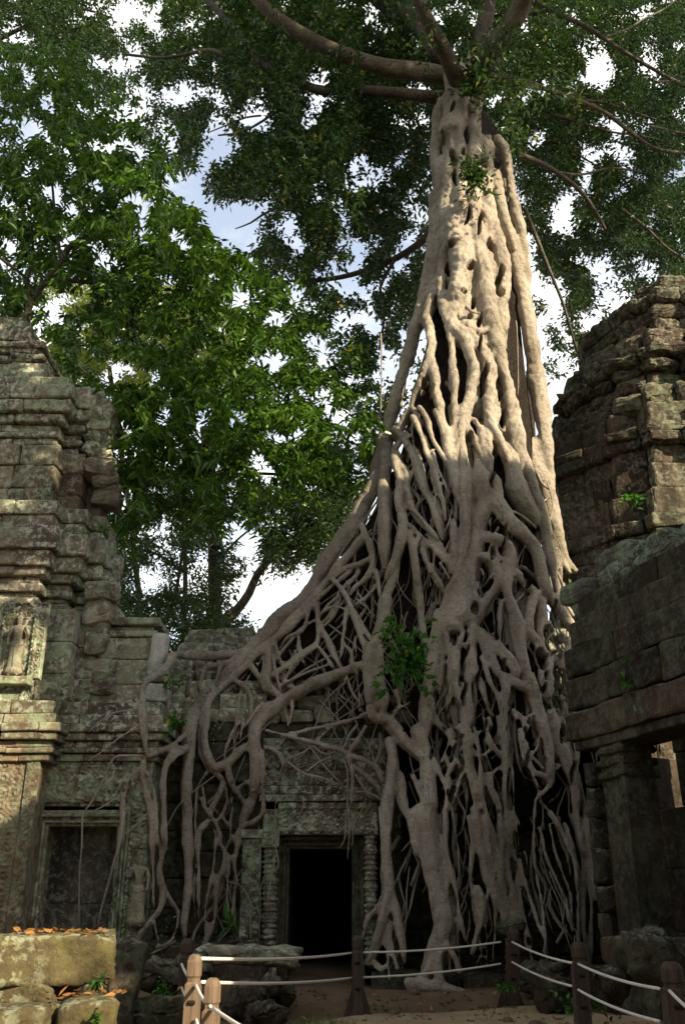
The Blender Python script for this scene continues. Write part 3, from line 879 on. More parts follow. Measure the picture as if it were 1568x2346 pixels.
CORE = '''
U 250 260|690,-60 720,200 745,420 760,600
U 280 260|760,420 800,700 830,950 850,1200
U 200 200|900,420 940,700 980,1000 1000,1300
U 170 170|1000,300 1030,600 1040,900 1080,1250
U 120 120|620,550 590,800 560,1000
U 150 130|900,1200 900,1500 890,1800
U 130 120|1060,1300 1090,1600 1120,1900 1150,2091
T 200 200|440,900 440,1150
'''
TRUNK = '''
T 230 250|450,640 440,820 430,1000 400,1200
T 210 230|600,560 560,760 545,930 560,1100
T 120 80|330,860 280,1000 262,1150 258,1350 262,1550 268,1750 262,1950 250,2195
T 120 120|400,900 385,1050 390,1180 385,1330 360,1500 345,1700 335,1900 350,2100
T 90 90|470,900 470,1100 472,1300 480,1500 490,1750 480,1950
T 140 110|580,900 590,1050 600,1200 605,1400 600,1650 595,1800 560,1950 520,2060
T 110 130|640,1200 680,1420 690,1600 700,1800 720,2000 735,2195
T 90 100|710,1210 760,1450 800,1650 845,1850 895,2050 945,2195
T 80 75|790,1200 870,1320 905,1500 925,1700 960,1900 1000,2050 1040,2195
T 220 200|420,1980 440,2100 440,2195
T 130 140|560,2000 600,2100 610,2195
U 92 105|595,120 600,300 575,550 540,750 500,950 460,1100 420,1250 360,1450 300,1680 250,1850 205,2091
U 210 170|760,300 790,450 810,600 790,750 765,850 745,980
U 140 130|900,350 925,550 965,750 985,900 1012,1050 1052,1170 1062,1350
U 75 80|705,480 655,620 640,800 660,950 695,1060 735,1150
U 80 75|645,680 590,850 560,950 540,1050 568,1150 560,1350 505,1500 450,1600 430,1710
U 70 70|565,1340 595,1450 615,1600 645,1750 680,1900 700,2091
U 42 42|430,1690 470,1780 500,1900 540,2000 560,2091
U 60 52|430,1700 380,1780 335,1900 290,2060
U 52 48|300,1850 365,1925 405,2000 435,2091
U 34 34|440,1790 432,1860 430,1930
U 30 28|375,1885 445,1925
U 120 140|745,950 720,1060 760,1160 830,1240
U 66 72|700,1100 722,1250 732,1450 742,1600 745,1800 740,2091
U 95 70|790,1130 830,1230 872,1350 882,1480 850,1650 820,1750 780,1900 775,2091
U 110 80|840,1160 900,1230 955,1290 1000,1330
U 110 90|960,1290 990,1370 1010,1470 1008,1600 1000,1750 1015,1850 1060,1930 1130,2050
U 105 120|1052,1150 1085,1350 1125,1500 1155,1650 1182,1800 1205,1950 1235,2091
U 60 55|890,1780 935,1870 950,1950 985,2091
U 50 50|825,1770 850,1880 905,1970 965,2091
U 55 60|1000,1740 990,1900 1010,2091
U 60 55|1010,1600 1050,1680 1075,1780 1105,1880
U 100 70|880,230 850,330 800,400 770,460
U 100 100|975,20 990,200 1030,380 1070,480 1100,600 1115,750 1112,850 1085,950 1062,1060
U 70 60|1000,420 985,500 1000,600 1040,720
U 26 20|1000,600 1040,640 1080,720 1110,780
U 22 20|1090,600 1060,700 1050,800 1080,880
U 24 20|1110,820 1060,870 1040,940
U 22 20|960,560 1000,680 1050,760 1100,740
U 36 30|830,960 880,1000 930,1010
U 60 40|840,1080 880,1130 930,1140 1000,1120
'''
RIGHTROOT = '''
U 105 135|1055,0 1085,200 1132,400 1182,560 1232,750 1272,1000 1312,1250 1342,1450 1372,1650 1402,1850 1432,2091
U 62 60|1145,0 1192,200 1242,400 1272,600 1282,800 1290,950 1305,1100
C 130 75|1110,-10 1150,60 1210,150 1240,270 1275,420 1310,560 1350,640 1410,700
C 70 45|1180,30 1215,200 1245,350 1262,480 1280,600 1300,700 1310,800
C 40 30|1280,560 1310,610 1345,680 1370,720
'''
BACKROOT = '''
U 55 55|1190,850 1205,1200 1232,1500 1258,1700 1278,1900 1290,2091
U 40 40|1285,1500 1305,1700 1325,1900 1330,2091
U 34 26|1150,950 1165,1150 1140,1300 1125,1350
'''
CURTAIN = '''
C 95 90|205,-20 192,150 195,300 196,450 200,600 205,710
C 62 72|285,120 308,350 300,450 280,600 250,750 212,850 188,950 168,1050 140,1130 105,1210 90,1300 100,1450 112,1560
C 62 85|160,1180 158,1300 168,1430 190,1520 172,1600
C 60 60|108,1560 115,1620 150,1640 200,1650
C 85 95|168,1590 210,1660 280,1740 350,1820 420,1890
C 52 42|330,180 380,330 420,400 480,450 530,530 620,640
C 62 60|405,-20 440,160 500,270 530,350 575,480
C 56 52|335,470 375,560 390,700 412,850 430,1000 440,1130 460,1240
C 46 36|400,470 440,560 470,680 520,770 575,840
C 44 44|425,490 500,560 570,610 630,670
C 40 40|215,720 260,600 300,480
C 60 70|635,-20 650,200 690,300 700,450 680,600 650,750 600,830 565,940
C 82 80|690,-20 722,150 725,300 720,440
C 50 50|625,380 632,550 612,720
C 115 140|800,40 822,200 832,300 792,400 770,550 742,650 700,800 640,920 575,1010
C 100 110|575,960 540,1080 525,1200 512,1320
C 150 180|720,860 700,950 650,1010
C 120 110|875,120 895,260 940,330 965,390
C 170 120|1000,20 1030,180 1095,310 1150,400
C 75 80|1085,-20 1125,150 1182,300 1212,450 1235,600 1272,750 1302,850
C 30 28|925,322 1030,335 1090,380 1155,432
C 100 95|960,350 1010,420 1080,480 1150,560 1180,680 1212,800 1262,880
C 82 78|838,480 900,505 980,545 992,600 972,700 970,830 1000,930 1040,1030 1080,1150
C 82 62|830,610 880,640 905,700 918,780 850,880 800,950 760,1020
C 46 44|770,550 758,700 760,820 790,890 825,900
C 50 44|860,560 900,580 930,640
C 44 40|905,440 870,400 885,370
C 60 55|1010,700 1080,780 1150,850 1160,880
C 62 60|1175,840 1120,900 1100,1000 1090,1090
C 30 26|805,690 840,760 880,730
C 26 22|780,780 820,830 850,860
C 30 26|940,880 920,1000 930,1150
C 50 50|1262,850 1320,950 1380,1040 1430,1110
C 40 44|640,1010 690,1100 720,1200
D 300 250|740,-60 720,150 700,330
D 130 210|560,100 540,300 505,500 470,700 445,900 420,1080 410,1300 390,1480
D 105 90|590,280 580,600 565,850 555,1020
D 60 62|605,150 640,400 660,600 660,800 680,1000 650,1150 672,1300 690,1400 740,1500
D 135 110|735,480 720,700 735,900 795,1100 835,1300 862,1500 875,1700 905,1900 952,2100 975,2346
D 120 80|1080,-20 1010,140 950,250 905,350 912,500 922,700 970,850 1020,950 1062,1080 1105,1200 1160,1270
D 100 90|830,380 760,480 720,560
D 105 100|880,600 870,800 872,1000 890,1200 880,1400
D 135 78|1000,330 1062,450 1105,600 1182,750 1252,850 1290,1000 1262,1150 1272,1350 1282,1600 1276,1850 1272,2100 1290,2346
D 60 62|1030,600 1080,800 1140,950 1200,1050 1235,1150
D 82 76|1095,370 1180,500 1260,620 1330,700 1420,840
D 110 110|1270,820 1360,900 1480,950 1550,1000
D 140 150|1325,-20 1395,300 1465,600 1512,850
D 50 44|1220,-20 1232,200 1232,400 1210,480
D 60 50|1200,440 1290,560 1380,660 1440,800
D 92 62|480,1230 540,1370 640,1450 700,1550 795,1650
D 30 28|580,1230 645,1300
D 70 60|700,1330 760,1400 835,1490
D 52 50|650,1440 700,1600 740,1750 782,1850 805,1910
D 36 34|665,1540 610,1700 570,1790
D 46 44|615,1690 662,1840
D 62 58|765,1740 680,1850 640,1930 680,2000 760,2030 805,1960 822,1860
D 52 46|495,1740 560,1900 635,2070
D 92 72|640,1990 650,2150 620,2346
D 50 46|765,2040 730,2150 690,2240
D 62 58|1100,1280 1112,1450 1112,1580 1180,1660 1240,1730
D 40 40|1035,1280 1080,1450 1060,1560
D 36 36|1190,1270 1192,1450 1190,1590
D 62 66|1215,1840 1140,1900 1098,1980 1130,2080 1205,2240
D 34 34|1085,1720 1125,1860
D 50 46|955,1640 1010,1800 1030,2000 1045,2220
D 46 40|930,1400 960,1480 1020,1440
D 44 36|1390,1250 1430,1400 1450,1600 1480,1800
D 34 30|1330,1450 1340,1700 1370,2000 1380,2300
E 140 130|605,-30 582,200 560,330
E 130 120|705,-30 690,200 682,350 722,500 800,600 880,690
E 100 95|555,325 650,450 760,570
E 125 120|825,-30 950,150 1052,300 1130,420 1165,540
E 90 90|775,235 870,330 962,420 1010,510 960,610
E 150 170|1080,440 1050,560 1000,680 960,760
E 150 120|1000,720 1020,850 1060,980 1085,1060
E 90 80|1130,560 1142,800 1165,1010
E 92 84|805,650 790,800 822,950 800,1060
E 60 60|860,920 920,1050 960,1180 992,1290
E 24 20|930,1085 1000,1045
E 170 95|560,830 600,950 642,1100 682,1250 722,1400 762,1550 782,1700 800,1850 785,1960
E 80 76|690,1010 800,1120 882,1230 942,1340 1000,1390
E 150 130|820,1230 860,1400 892,1550 942,1700 1000,1850 1060,2000 1082,2150 1100,2346
E 52 46|630,1245 552,1280 512,1400 520,1550 560,1650 620,1680 660,1600 682,1490
E 26 24|600,1300 570,1430 552,1530
E 36 30|525,1590 550,1750 582,1850 630,1980 682,2100
E 40 42|585,1875 680,1910 765,1945
E 40 38|555,1670 640,1760 725,1860
E 36 34|690,1690 765,1800
E 60 44|830,1940 780,2050 710,2130 640,2200
E 60 54|975,1390 1010,1500 992,1600 1022,1760
E 70 60|1040,1480 1092,1650 1082,1850 1120,2000 1152,2150 1182,2300
E 40 36|630,490 700,620 755,750
E 46 40|700,760 690,880 720,990
E 50 44|740,800 760,960 780,1060
D 220 190|320,1420 400,1650 425,1880 440,2100 450,2346
D 90 90|95,1900 120,2150 170,2346
D 70 70|260,1930 330,2100 372,2190
D 115 110|-10,1290 100,1420 200,1580 300,1680 400,1740 490,1790
D 60 44|70,980 110,1150 60,1260
D 62 54|235,1120 130,1180 40,1230
G 52 46|55,930 80,1080 120,1200 150,1350
H 135 110|190,-20 222,200 242,350 272,500 290,600 252,700 228,780 200,880
H 50 80|240,780 160,900 100,915
H 60 70|100,905 250,930 340,950 430,1000 540,1050
H 60 50|270,740 260,830 270,920
H 40 30|300,700 350,780 370,850
H 34 32|300,-10 300,150 325,300 355,420 375,560 410,690
H 76 40|455,-20 490,200 512,330 552,420 592,500 632,585
H 30 26|420,20 440,200 430,350 440,430
H 44 30|545,330 570,250 555,150 520,20
H 40 30|470,400 500,480 490,560 455,680 440,760
H 34 28|440,430 470,500 480,600
H 30 24|590,20 600,150 590,250 605,400
H 34 26|620,50 660,250 690,280 670,450 720,640
H 26 22|690,260 720,380 760,500 790,600
H 24 20|690,430 715,560 740,640
H 22 18|800,80 830,230 880,350 930,460
H 20 18|850,60 880,220 920,330 960,440
H 34 22|850,0 900,80 950,180 985,280 1000,420
H 30 20|930,60 980,230 1000,340
H 60 40|985,20 1020,150 1040,250 1030,320
H 44 26|1040,30 1070,180 1080,350 1110,480
G 76 62|755,470 800,620 832,730 852,840 862,960
G 40 34|970,980 992,1100 1012,1250 1042,1370
G 36 30|640,570 700,620 722,700 722,800 760,900 820,930 862,985
G 30 26|460,700 480,850 490,1000 520,1150 530,1300 575,1420
G 28 24|500,820 545,780 580,700
G 34 30|530,910 540,1000 580,1110
G 28 24|540,640 550,760 590,820
G 24 20|650,1100 690,1190
G 26 22|640,1240 660,1180 640,1120
K 86 66|1322,-20 1322,200 1330,350 1342,480 1305,680 1270,820 1215,960
K 60 50|1345,450 1390,650 1420,800 1445,960
K 56 34|1290,590 1215,665 1190,740
K 44 36|1340,700 1350,830 1400,1000
K 22 16|1325,550 1340,620 1290,700 1240,840
K 24 16|1300,820 1330,880 1345,1060
K 36 30|1250,960 1300,1000 1340,960
W 85 82|1350,880 1368,1050 1345,1180 1332,1270 1322,1400 1322,1580
'''
BUTTRESS = '''
C 105 125|172,-20 122,180 62,280 22,380 -45,490 -150,610 -230,760 -290,850
W 130 110|860,-70 770,30 652,110 562,230 472,300
W 110 80|472,300 382,410 272,520 192,610 112,700 87,800 80,950 66,1100 60,1250 60,1400 68,1568
V 165 80|200,0 162,150 132,300 122,500 130,700 112,900 110,1100 112,1400 112,1600 132,1900 110,2346
B 64 50|1190,-20 1190,150 1202,300 1190,500 1172,650 1165,810
'''
WEB = '''
W 62 66|602,250 502,330 432,410 352,480 252,580 172,680 152,800 140,900
W 62 60|200,600 190,750 172,850 190,950 222,1050 240,1060
W 70 60|420,930 372,980 312,1030 240,1065
W 60 110|1210,400 1100,430 982,480 862,530 752,590 682,630 602,690 532,770
W 72 66|575,290 580,400 562,500 602,560 660,605
W 42 40|465,400 530,500 565,570
W 40 40|360,500 440,550 466,600 468,700 482,780
W 42 42|890,-20 892,100 932,200 972,290 1012,370 1055,435
W 42 40|1035,-20 970,100 902,160 890,260 802,330 702,400 622,470 585,510
W 30 28|885,275 950,360 992,425
W 42 38|1075,40 1130,120 1162,200 1202,280 1225,340
W 30 28|1105,50 1170,150 1225,235
W 30 26|1072,90 1052,200 1052,260 1102,320 1112,395
W 95 88|1325,-20 1302,120 1272,230 1222,330 1202,420 1222,550 1232,690
W 60 56|1262,280 1262,450 1297,540 1290,600 1272,660 1245,700
W 28 24|600,380 620,460 690,470 750,420
W 26 24|640,470 700,530 760,560
W 30 26|620,280 640,380 700,400
W 24 22|770,200 780,300 820,420
W 34 30|850,20 800,180 700,230 650,300
W 30 28|740,150 830,60 870,20
W 22 20|880,420 760,480 680,540
W 22 18|760,300 700,470 650,560
W 26 20|1200,40 1150,140 1190,300
W 18 14|1060,440 1080,520 1120,600
W 16 12|1140,440 1150,580 1160,700
W 20 14|720,620 730,700 710,780
W 18 14|680,650 700,740 720,770
W 34 32|1255,690 1170,730 1052,770 902,800 772,830 702,850 640,925
W 32 36|560,815 682,850 802,880 952,920 1042,945 1085,975
W 36 20|1080,965 1112,1080 1112,1150 1102,1300
W 42 40|1100,980 1180,1010 1262,1060 1305,1150
W 46 44|1118,1030 1200,1110 1295,1205
W 32 32|1195,790 1140,890 1088,955
W 26 24|1145,780 1092,850 1062,925
W 20 18|885,890 940,830 1000,790
V 62 84|342,0 282,200 252,350 262,500 312,600 362,680 462,760 512,850
V 72 72|362,100 322,250 312,400 332,550 375,660
V 75 72|755,400 652,520 542,600 452,660 375,682
V 175 130|1055,-20 932,100 872,200 852,400 872,600 872,800 842,950 802,1080
V 135 60|812,1050 742,1200 702,1350 602,1500
V 56 54|942,480 952,700 952,900 962,1050 950,1170 882,1250 762,1310 682,1390 612,1470
V 80 75|785,820 682,920 742,1050 795,1110
V 62 60|565,690 602,850 665,960
V 84 70|512,830 472,950 402,1080 372,1210
V 85 52|375,1220 282,1330 232,1420 232,1600 242,1900 240,2346
V 52 34|345,690 272,800 222,900 212,1100 202,1300 212,1400 202,1700 190,2100 195,2346
V 46 44|268,840 312,1000 322,1130 365,1210
V 40 40|258,990 302,1120 355,1190
V 46 60|388,1220 452,1330 482,1420 492,1530 535,1610
V 62 92|530,1580 520,1750 462,1900 432,2100 420,2346
V 46 44|542,890 552,1050 502,1180 435,1265
V 40 38|490,1170 542,1280 585,1340
V 40 52|612,990 612,1150 592,1300 592,1430 560,1560
V 28 40|378,1310 432,1420 422,1600 402,1850 362,2050 330,2346
V 92 40|692,1470 652,1600 642,1800 682,1970
V 34 24|682,1960 752,2060 792,2180 802,2346
V 60 56|562,1640 562,1950 550,2346
V 62 56|642,1840 632,2100 620,2330
V 56 34|965,425 1052,460 1142,530 1172,620 1142,720 1122,850 1082,920 1000,1015
V 28 20|1120,870 1102,1030 1082,1150 1102,1300 1102,1500 1092,1650 1122,1800 1112,2000
V 22 18|1080,480 1020,560 975,660
V 20 18|1120,600 1040,700 980,760
V 20 18|1100,700 1030,780 985,840
V 18 16|1200,620 1260,570 1380,520
V 18 16|1200,610 1300,680 1400,730 1560,800
V 16 14|990,860 1060,950
V 16 14|650,1030 780,960 960,880
V 18 16|530,700 620,480 660,250 700,0
V 18 16|610,480 650,300 720,100 740,-40
V 26 24|620,460 680,280 690,60
L 62 60|1590,318 1400,345 1250,350 1092,338
L 60 48|1095,335 1075,385 1042,440 962,490 915,530 908,650 910,800 920,920 932,990
L 42 36|1575,325 1450,390 1302,430 1270,520 1268,610
L 30 26|1392,400 1380,470 1335,560
L 46 48|925,990 1000,960 1082,920 1175,845
L 32 28|915,1040 842,1100 768,1155
L 22 20|765,1150 772,1250 770,1400 742,1568
L 22 18|822,1105 790,1250 780,1400
L 44 40|910,1000 910,1150 940,1260 960,1400 960,1568
L 32 28|925,1070 970,1170 990,1300 990,1400 1000,1568
L 60 55|1175,930 1100,980 1052,1040 1032,1150 1040,1300 1040,1450 1040,1580
L 18 14|1075,400 1080,560 1065,700 1070,820 940,950
L 15 12|1280,440 1180,460 1140,520
B 32 24|960,-20 962,150 972,350 972,500 982,700 1000,860
B 50 50|1040,-20 1040,150 1012,400 1032,500 1010,620 950,700 880,790 860,880
B 26 22|1050,500 1090,580 1130,650 1100,780 1020,860
B 20 18|1000,860 1030,900 1045,980
B 18 16|1110,660 1050,740 1000,820
B 36 34|990,860 1060,840 1100,790
B 50 40|1345,700 1320,780 1270,880
B 34 30|1370,170 1352,350 1312,550 1292,760
'''
WEDGE = '''
A 62 70|610,250 530,350 440,455 375,540 330,590 275,660 180,765 90,865 10,940
A 50 36|588,185 612,260 640,320 656,400 650,470 600,540 545,580 505,630
A 40 34|640,400 570,438 480,462 420,510 375,535
A 30 30|562,440 560,500 500,560 450,615 440,660 430,720 390,790 330,850 300,945
A 36 40|388,518 440,570 490,640 520,720 550,820 582,900 612,985
A 24 22|540,695 600,660 685,568
A 15 15|556,605 600,680 672,785
A 32 34|545,760 592,840 655,925
A 40 34|300,535 284,620 305,720 320,820 362,890 402,980 432,1050 475,1105
A 30 30|305,665 370,600 430,550 525,478
A 24 20|318,765 380,690 445,640
A 17 16|325,755 415,698
A 25 24|300,780 200,850 130,930 60,1020 15,1105
A 36 30|282,690 180,790 55,905
A 28 46|306,800 305,940 200,1010 100,1090 -5,1165
A 25 24|308,950 360,1020 408,1095
A 32 22|492,715 480,830 465,920 460,1000 436,1045
A 19 18|438,705 492,725
A 19 17|470,920 500,970 520,1000 508,1065
A 13 12|546,880 530,980 514,1065
A 12 10|552,890 546,1025
A 21 13|246,750 230,820 190,880 185,960 210,1040 238,1115
A 19 18|65,1212 160,1160 250,1120 385,1068
A 18 18|75,1185 160,1080 262,958
A 23 22|18,1000 40,1100 72,1235
A 24 22|38,945 62,1035
A 11 10|692,128 610,182
A 9 8|692,228 648,272
A 10 9|760,240 700,275
A 30 26|676,470 692,570 700,640
A 9 8|650,490 670,700 664,765
A 14 12|480,1150 470,1250 430,1330
A 18 16|490,1130 520,1230 560,1300 590,1330
A 14 12|550,1140 570,1240 600,1330
A 14 12|690,780 600,700 540,640
A 12 11|640,730 590,820 560,880
A 14 13|240,960 300,1060 330,1100
A 12 11|380,900 440,830 480,780
Q 52 60|300,165 340,205 380,260 420,330 460,420 492,520 522,620 570,720 602,830 645,950
Q 46 30|470,-10 532,100 552,180 582,260 642,360 675,440
Q 52 40|430,60 462,150 502,250 532,350 572,450 602,550 642,680 665,810
Q 70 50|600,20 640,150 662,250 692,400 702,570
Q 66 42|702,-10 722,250 742,450 742,650 730,860
Q 62 78|782,50 772,200 790,350 792,500 792,650 812,800 810,950 772,1100 738,1270
Q 58 50|300,320 332,400 380,480 392,600 425,710
Q 66 72|288,335 310,450 332,560 322,680 345,810
Q 46 46|276,325 345,245
Q 30 30|398,345 424,400 432,440 408,525
Q 88 92|215,540 220,700 226,850 220,1000 232,1160
Q 72 70|345,770 352,880 332,1000 290,1120 238,1240
Q 40 38|418,735 480,800 540,880 605,955
Q 46 44|398,848 460,920 530,980 600,1050 695,1155
Q 58 58|396,900 420,1000 442,1150 462,1310
Q 40 38|474,915 442,1025
Q 48 46|488,1015 530,1130 590,1220 645,1315
Q 30 28|526,915 600,1010 645,1085
Q 22 20|618,1125 692,1245
Q 20 18|658,905 690,820 712,720
Q 20 18|648,1065 702,950
Q 26 22|566,300 600,420 640,520 682,625
Q 20 18|556,500 590,650 602,765
Q 16 14|530,1100 545,1230 560,1330
Q 18 16|600,960 580,1080 575,1200
Q 14 12|480,780 520,700 560,640
Q 14 12|640,540 610,640 590,700
X 46 46|592,125 540,220 520,330 488,455
X 21 19|598,160 612,250 640,330 652,405
X 19 18|568,290 600,400 632,512
X 38 34|556,405 680,330 800,250 895,188
X 30 22|890,-10 880,150 755,275
X 21 19|615,485 720,420 895,348
X 17 15|636,455 765,298
X 11 10|698,285 772,118
X 23 21|350,500 330,650 310,800 298,915
X 21 19|382,520 365,700 343,865
X 11 10|366,510 354,705
X 25 22|495,595 420,700 366,765
X 27 25|405,718 330,740 280,830 240,930 238,1005
X 9 8|302,478 200,620 128,725
X 8 7|272,560 200,690 118,862
X 17 15|648,608 680,720 692,765
X 19 17|712,568 702,690 676,755
X 14 12|460,300 400,420 330,520
X 12 11|500,260 470,340 430,400
X 12 10|250,700 180,800 150,900
X 10 9|420,560 380,640 330,720
'''
VINES = '''
L 14 12|900,978 820,980 740,985 700,1030 650,1140 590,1260 530,1350 520,1450 520,1568
L 10 10|880,680 720,710 640,760 560,830
L 9 8|890,800 780,850 640,960 560,1010
L 9 8|760,1230 640,1310 540,1350
L 8 8|930,1350 850,1430 780,1490
B 20 18|785,-20 770,150 722,330 690,450 642,620 610,770
B 11 10|520,0 520,200 505,400 500,760
B 14 16|960,900 1040,860 1110,820
B 20 26|1150,1000 1090,1120 980,1200 880,1260
K 10 8|630,-20 625,200 640,350 540,450 530,600 520,820
K 9 8|620,300 590,450 570,620
K 10 10|310,440 400,470 460,560 465,700 470,840
K 7 6|1090,-40 1090,150 1080,300
K 6 5|1120,20 1110,220
K 5 5|1070,0 1060,180 1020,230
W 14 12|690,1010 800,1090 920,1120 1060,1180
W 12 10|810,1090 920,1010 1040,980
W 14 12|830,900 920,1030 1070,1190
W 12 10|860,920 940,970 1040,940
W 12 10|1130,1100 1180,1180 1225,1250
W 14 14|1100,1210 1220,1220 1360,1310
W 12 10|700,1000 780,970 860,920
W 10 8|790,1240 800,1280 790,1340
W 10 8|1060,1000 1080,1100 1080,1300 1100,1500
W 8 7|1200,880 1240,980 1250,1050
U 12 10|1295,820 1320,950 1345,1100 1355,1300
U 9 8|1200,1050 1210,1300 1215,1600
Z 4 3|872,760 873,850 871,950 868,990
'''
def parse(txt, dz=0.0, seed=1):
    rs = random.Random(seed)
    res = []
    for ln in txt.strip().splitlines():
        head, body = ln.split('|')
        k, w0, w1 = head.split()
        ox, oy, s_ = FR[k]
        pts = [tuple(float(q) for q in p.split(',')) for p in body.split()]
        fl = 0
        if k == 'U' and pts[-1][1] >= 2050:
            fl = -1                  # run on behind the next tier
            a_, b_ = pts[-2], pts[-1]; l_ = math.dist(a_, b_); pts.append((b_[0] + (b_[0] - a_[0]) / l_ * 190, b_[1] + (b_[1] - a_[1]) / l_ * 190))
        if k == 'C' and pts[0][1] <= 62:
            fl = 1
            a_, b_ = pts[1], pts[0]; l_ = math.dist(a_, b_); pts.insert(0, (b_[0] + (b_[0] - a_[0]) / l_ * 170, b_[1] + (b_[1] - a_[1]) / l_ * 170))
        px = [((ox + x / s_) * .80992, (oy + y / s_) * .80992) for x, y in pts]
        if k in 'DEGH' and 1000 < px[-1][0] < 1360 and 1830 < px[-1][1] < 2150 and float(w1) / s_ < 22 and len(res) % 4 != 3:
            x_, y_ = px[-1]                                      # run on down to the stones
            dn = []
            for q in range(1, 4):
                dn.append((x_ + (rs.uniform(-9, 12) + 5 * q), y_ + (2215 + rs.uniform(-25, 20) - y_) * q / 3))
            ww = float(w1) / s_ * .80992
            res.append(([px[-2], px[-1]] + dn, ww, ww * .7, dz + .02, 0))
        res.append((px, float(w0) / s_ * .80992, float(w1) / s_ * .80992, dz + rs.uniform(-.07, .07), fl))
    return res

def lay(mb, roots, step=.07, sides=9, wob=.1, back=.55, rmin=.012, depth=None, rise=0, wk=1.0):
    """wrap each root on the tree's surface; thick ones sink in so that their fronts line up"""
    for k, (px, w0, w1, dz, *fl) in enumerate(roots):
        fl = fl[0] if fl else 0
        n = len(px)
        pts = []
        for i, (x, y) in enumerate(px):
            wpx = (w0 + (w1 - w0) * i / (n - 1)) * wk
            Y = (depth(x, y) if depth else S(x, y)) + dz
            p, m_ = P(x, y, Y)
            r = max(rmin, wpx * m_ / 2)
            p, m_ = P(x, y, Y + r * back)
            pts.append((*p, max(rmin, wpx * m_ / 2)))
        c = catmull(pts, step)
        m_ = len(c)
        if rise > 0 and fl > 0 and m_ > 8:                                 # grow out from behind the tier above
            e = np.clip(1 - np.arange(m_) * step / rise, 0, 1)
            c[:, 1] += .16 * e ** 1.5; c[:, 3] *= 1 - .62 * e
        if rise < 0 and fl < 0 and m_ > 8:
            e = np.clip(1 - (m_ - 1 - np.arange(m_)) * step / -rise, 0, 1)
            c[:, 1] += .2 * e ** 1.5; c[:, 3] *= 1 - .25 * e
        if m_ > 8 and w1 < 60:                              # tips thin out and tuck in behind their neighbours
            e = np.clip((np.arange(m_) - m_ * .82) / (m_ * .18), 0, 1)
            c[:, 1] += .14 * e ** 2; c[:, 3] *= 1 - .4 * e
            e = np.clip(1 - np.arange(m_) / (m_ * .12), 0, 1)
            c[:, 1] += .08 * e ** 2
        tube(mb, c[:, :3], c[:, 3], sides, wob, k * 1.37)

def fuse(name, mb, mat, parent, voxel=.035, smooth=4, factor=.5, knob=.011):
    """grow overlapping roots together into one skin"""
    me = mb.mesh('tmp')
    o = bpy.data.objects.new('tmp', me); COL.objects.link(o)
    m = o.modifiers.new('r', 'REMESH'); m.mode = 'VOXEL'; m.voxel_size = voxel
    m2 = o.modifiers.new('s', 'SMOOTH'); m2.iterations = smooth; m2.factor = factor
    dg = bpy.context.evaluated_depsgraph_get()
    me2 = bpy.data.meshes.new_from_object(o.evaluated_get(dg))
    bpy.data.objects.remove(o); bpy.data.meshes.remove(me)
    n = len(me2.vertices)
    co = np.zeros(n * 3, np.float32); me2.vertices.foreach_get('co', co); co = co.reshape(-1, 3)
    nr = np.zeros(n * 3, np.float32); me2.vertices.foreach_get('normal', nr); nr = nr.reshape(-1, 3)
    d = (np.sin(co[:, 2] * 9 + 3 * np.sin(co[:, 0] * 4)) * np.sin(co[:, 0] * 11 + co[:, 1] * 7)
         + .7 * np.sin(co[:, 2] * 23 + 2 * np.sin(co[:, 0] * 15)) * np.sin(co[:, 0] * 27 + co[:, 1] * 21))
    d += 1.3 * np.sin(co[:, 2] * 3.3 + 4 * np.sin(co[:, 0] * 2.1)) * np.sin(co[:, 0] * 5 + 3 * np.sin(co[:, 2] * 1.7))
    co += nr * (d * knob)[:, None]
    me2.vertices.foreach_set('co', co.ravel())
    me2.polygons.foreach_set('use_smooth', np.ones(len(me2.polygons), bool))
    me2.materials.clear()
    me2.update()
    return link(name, me2, mat, parent)

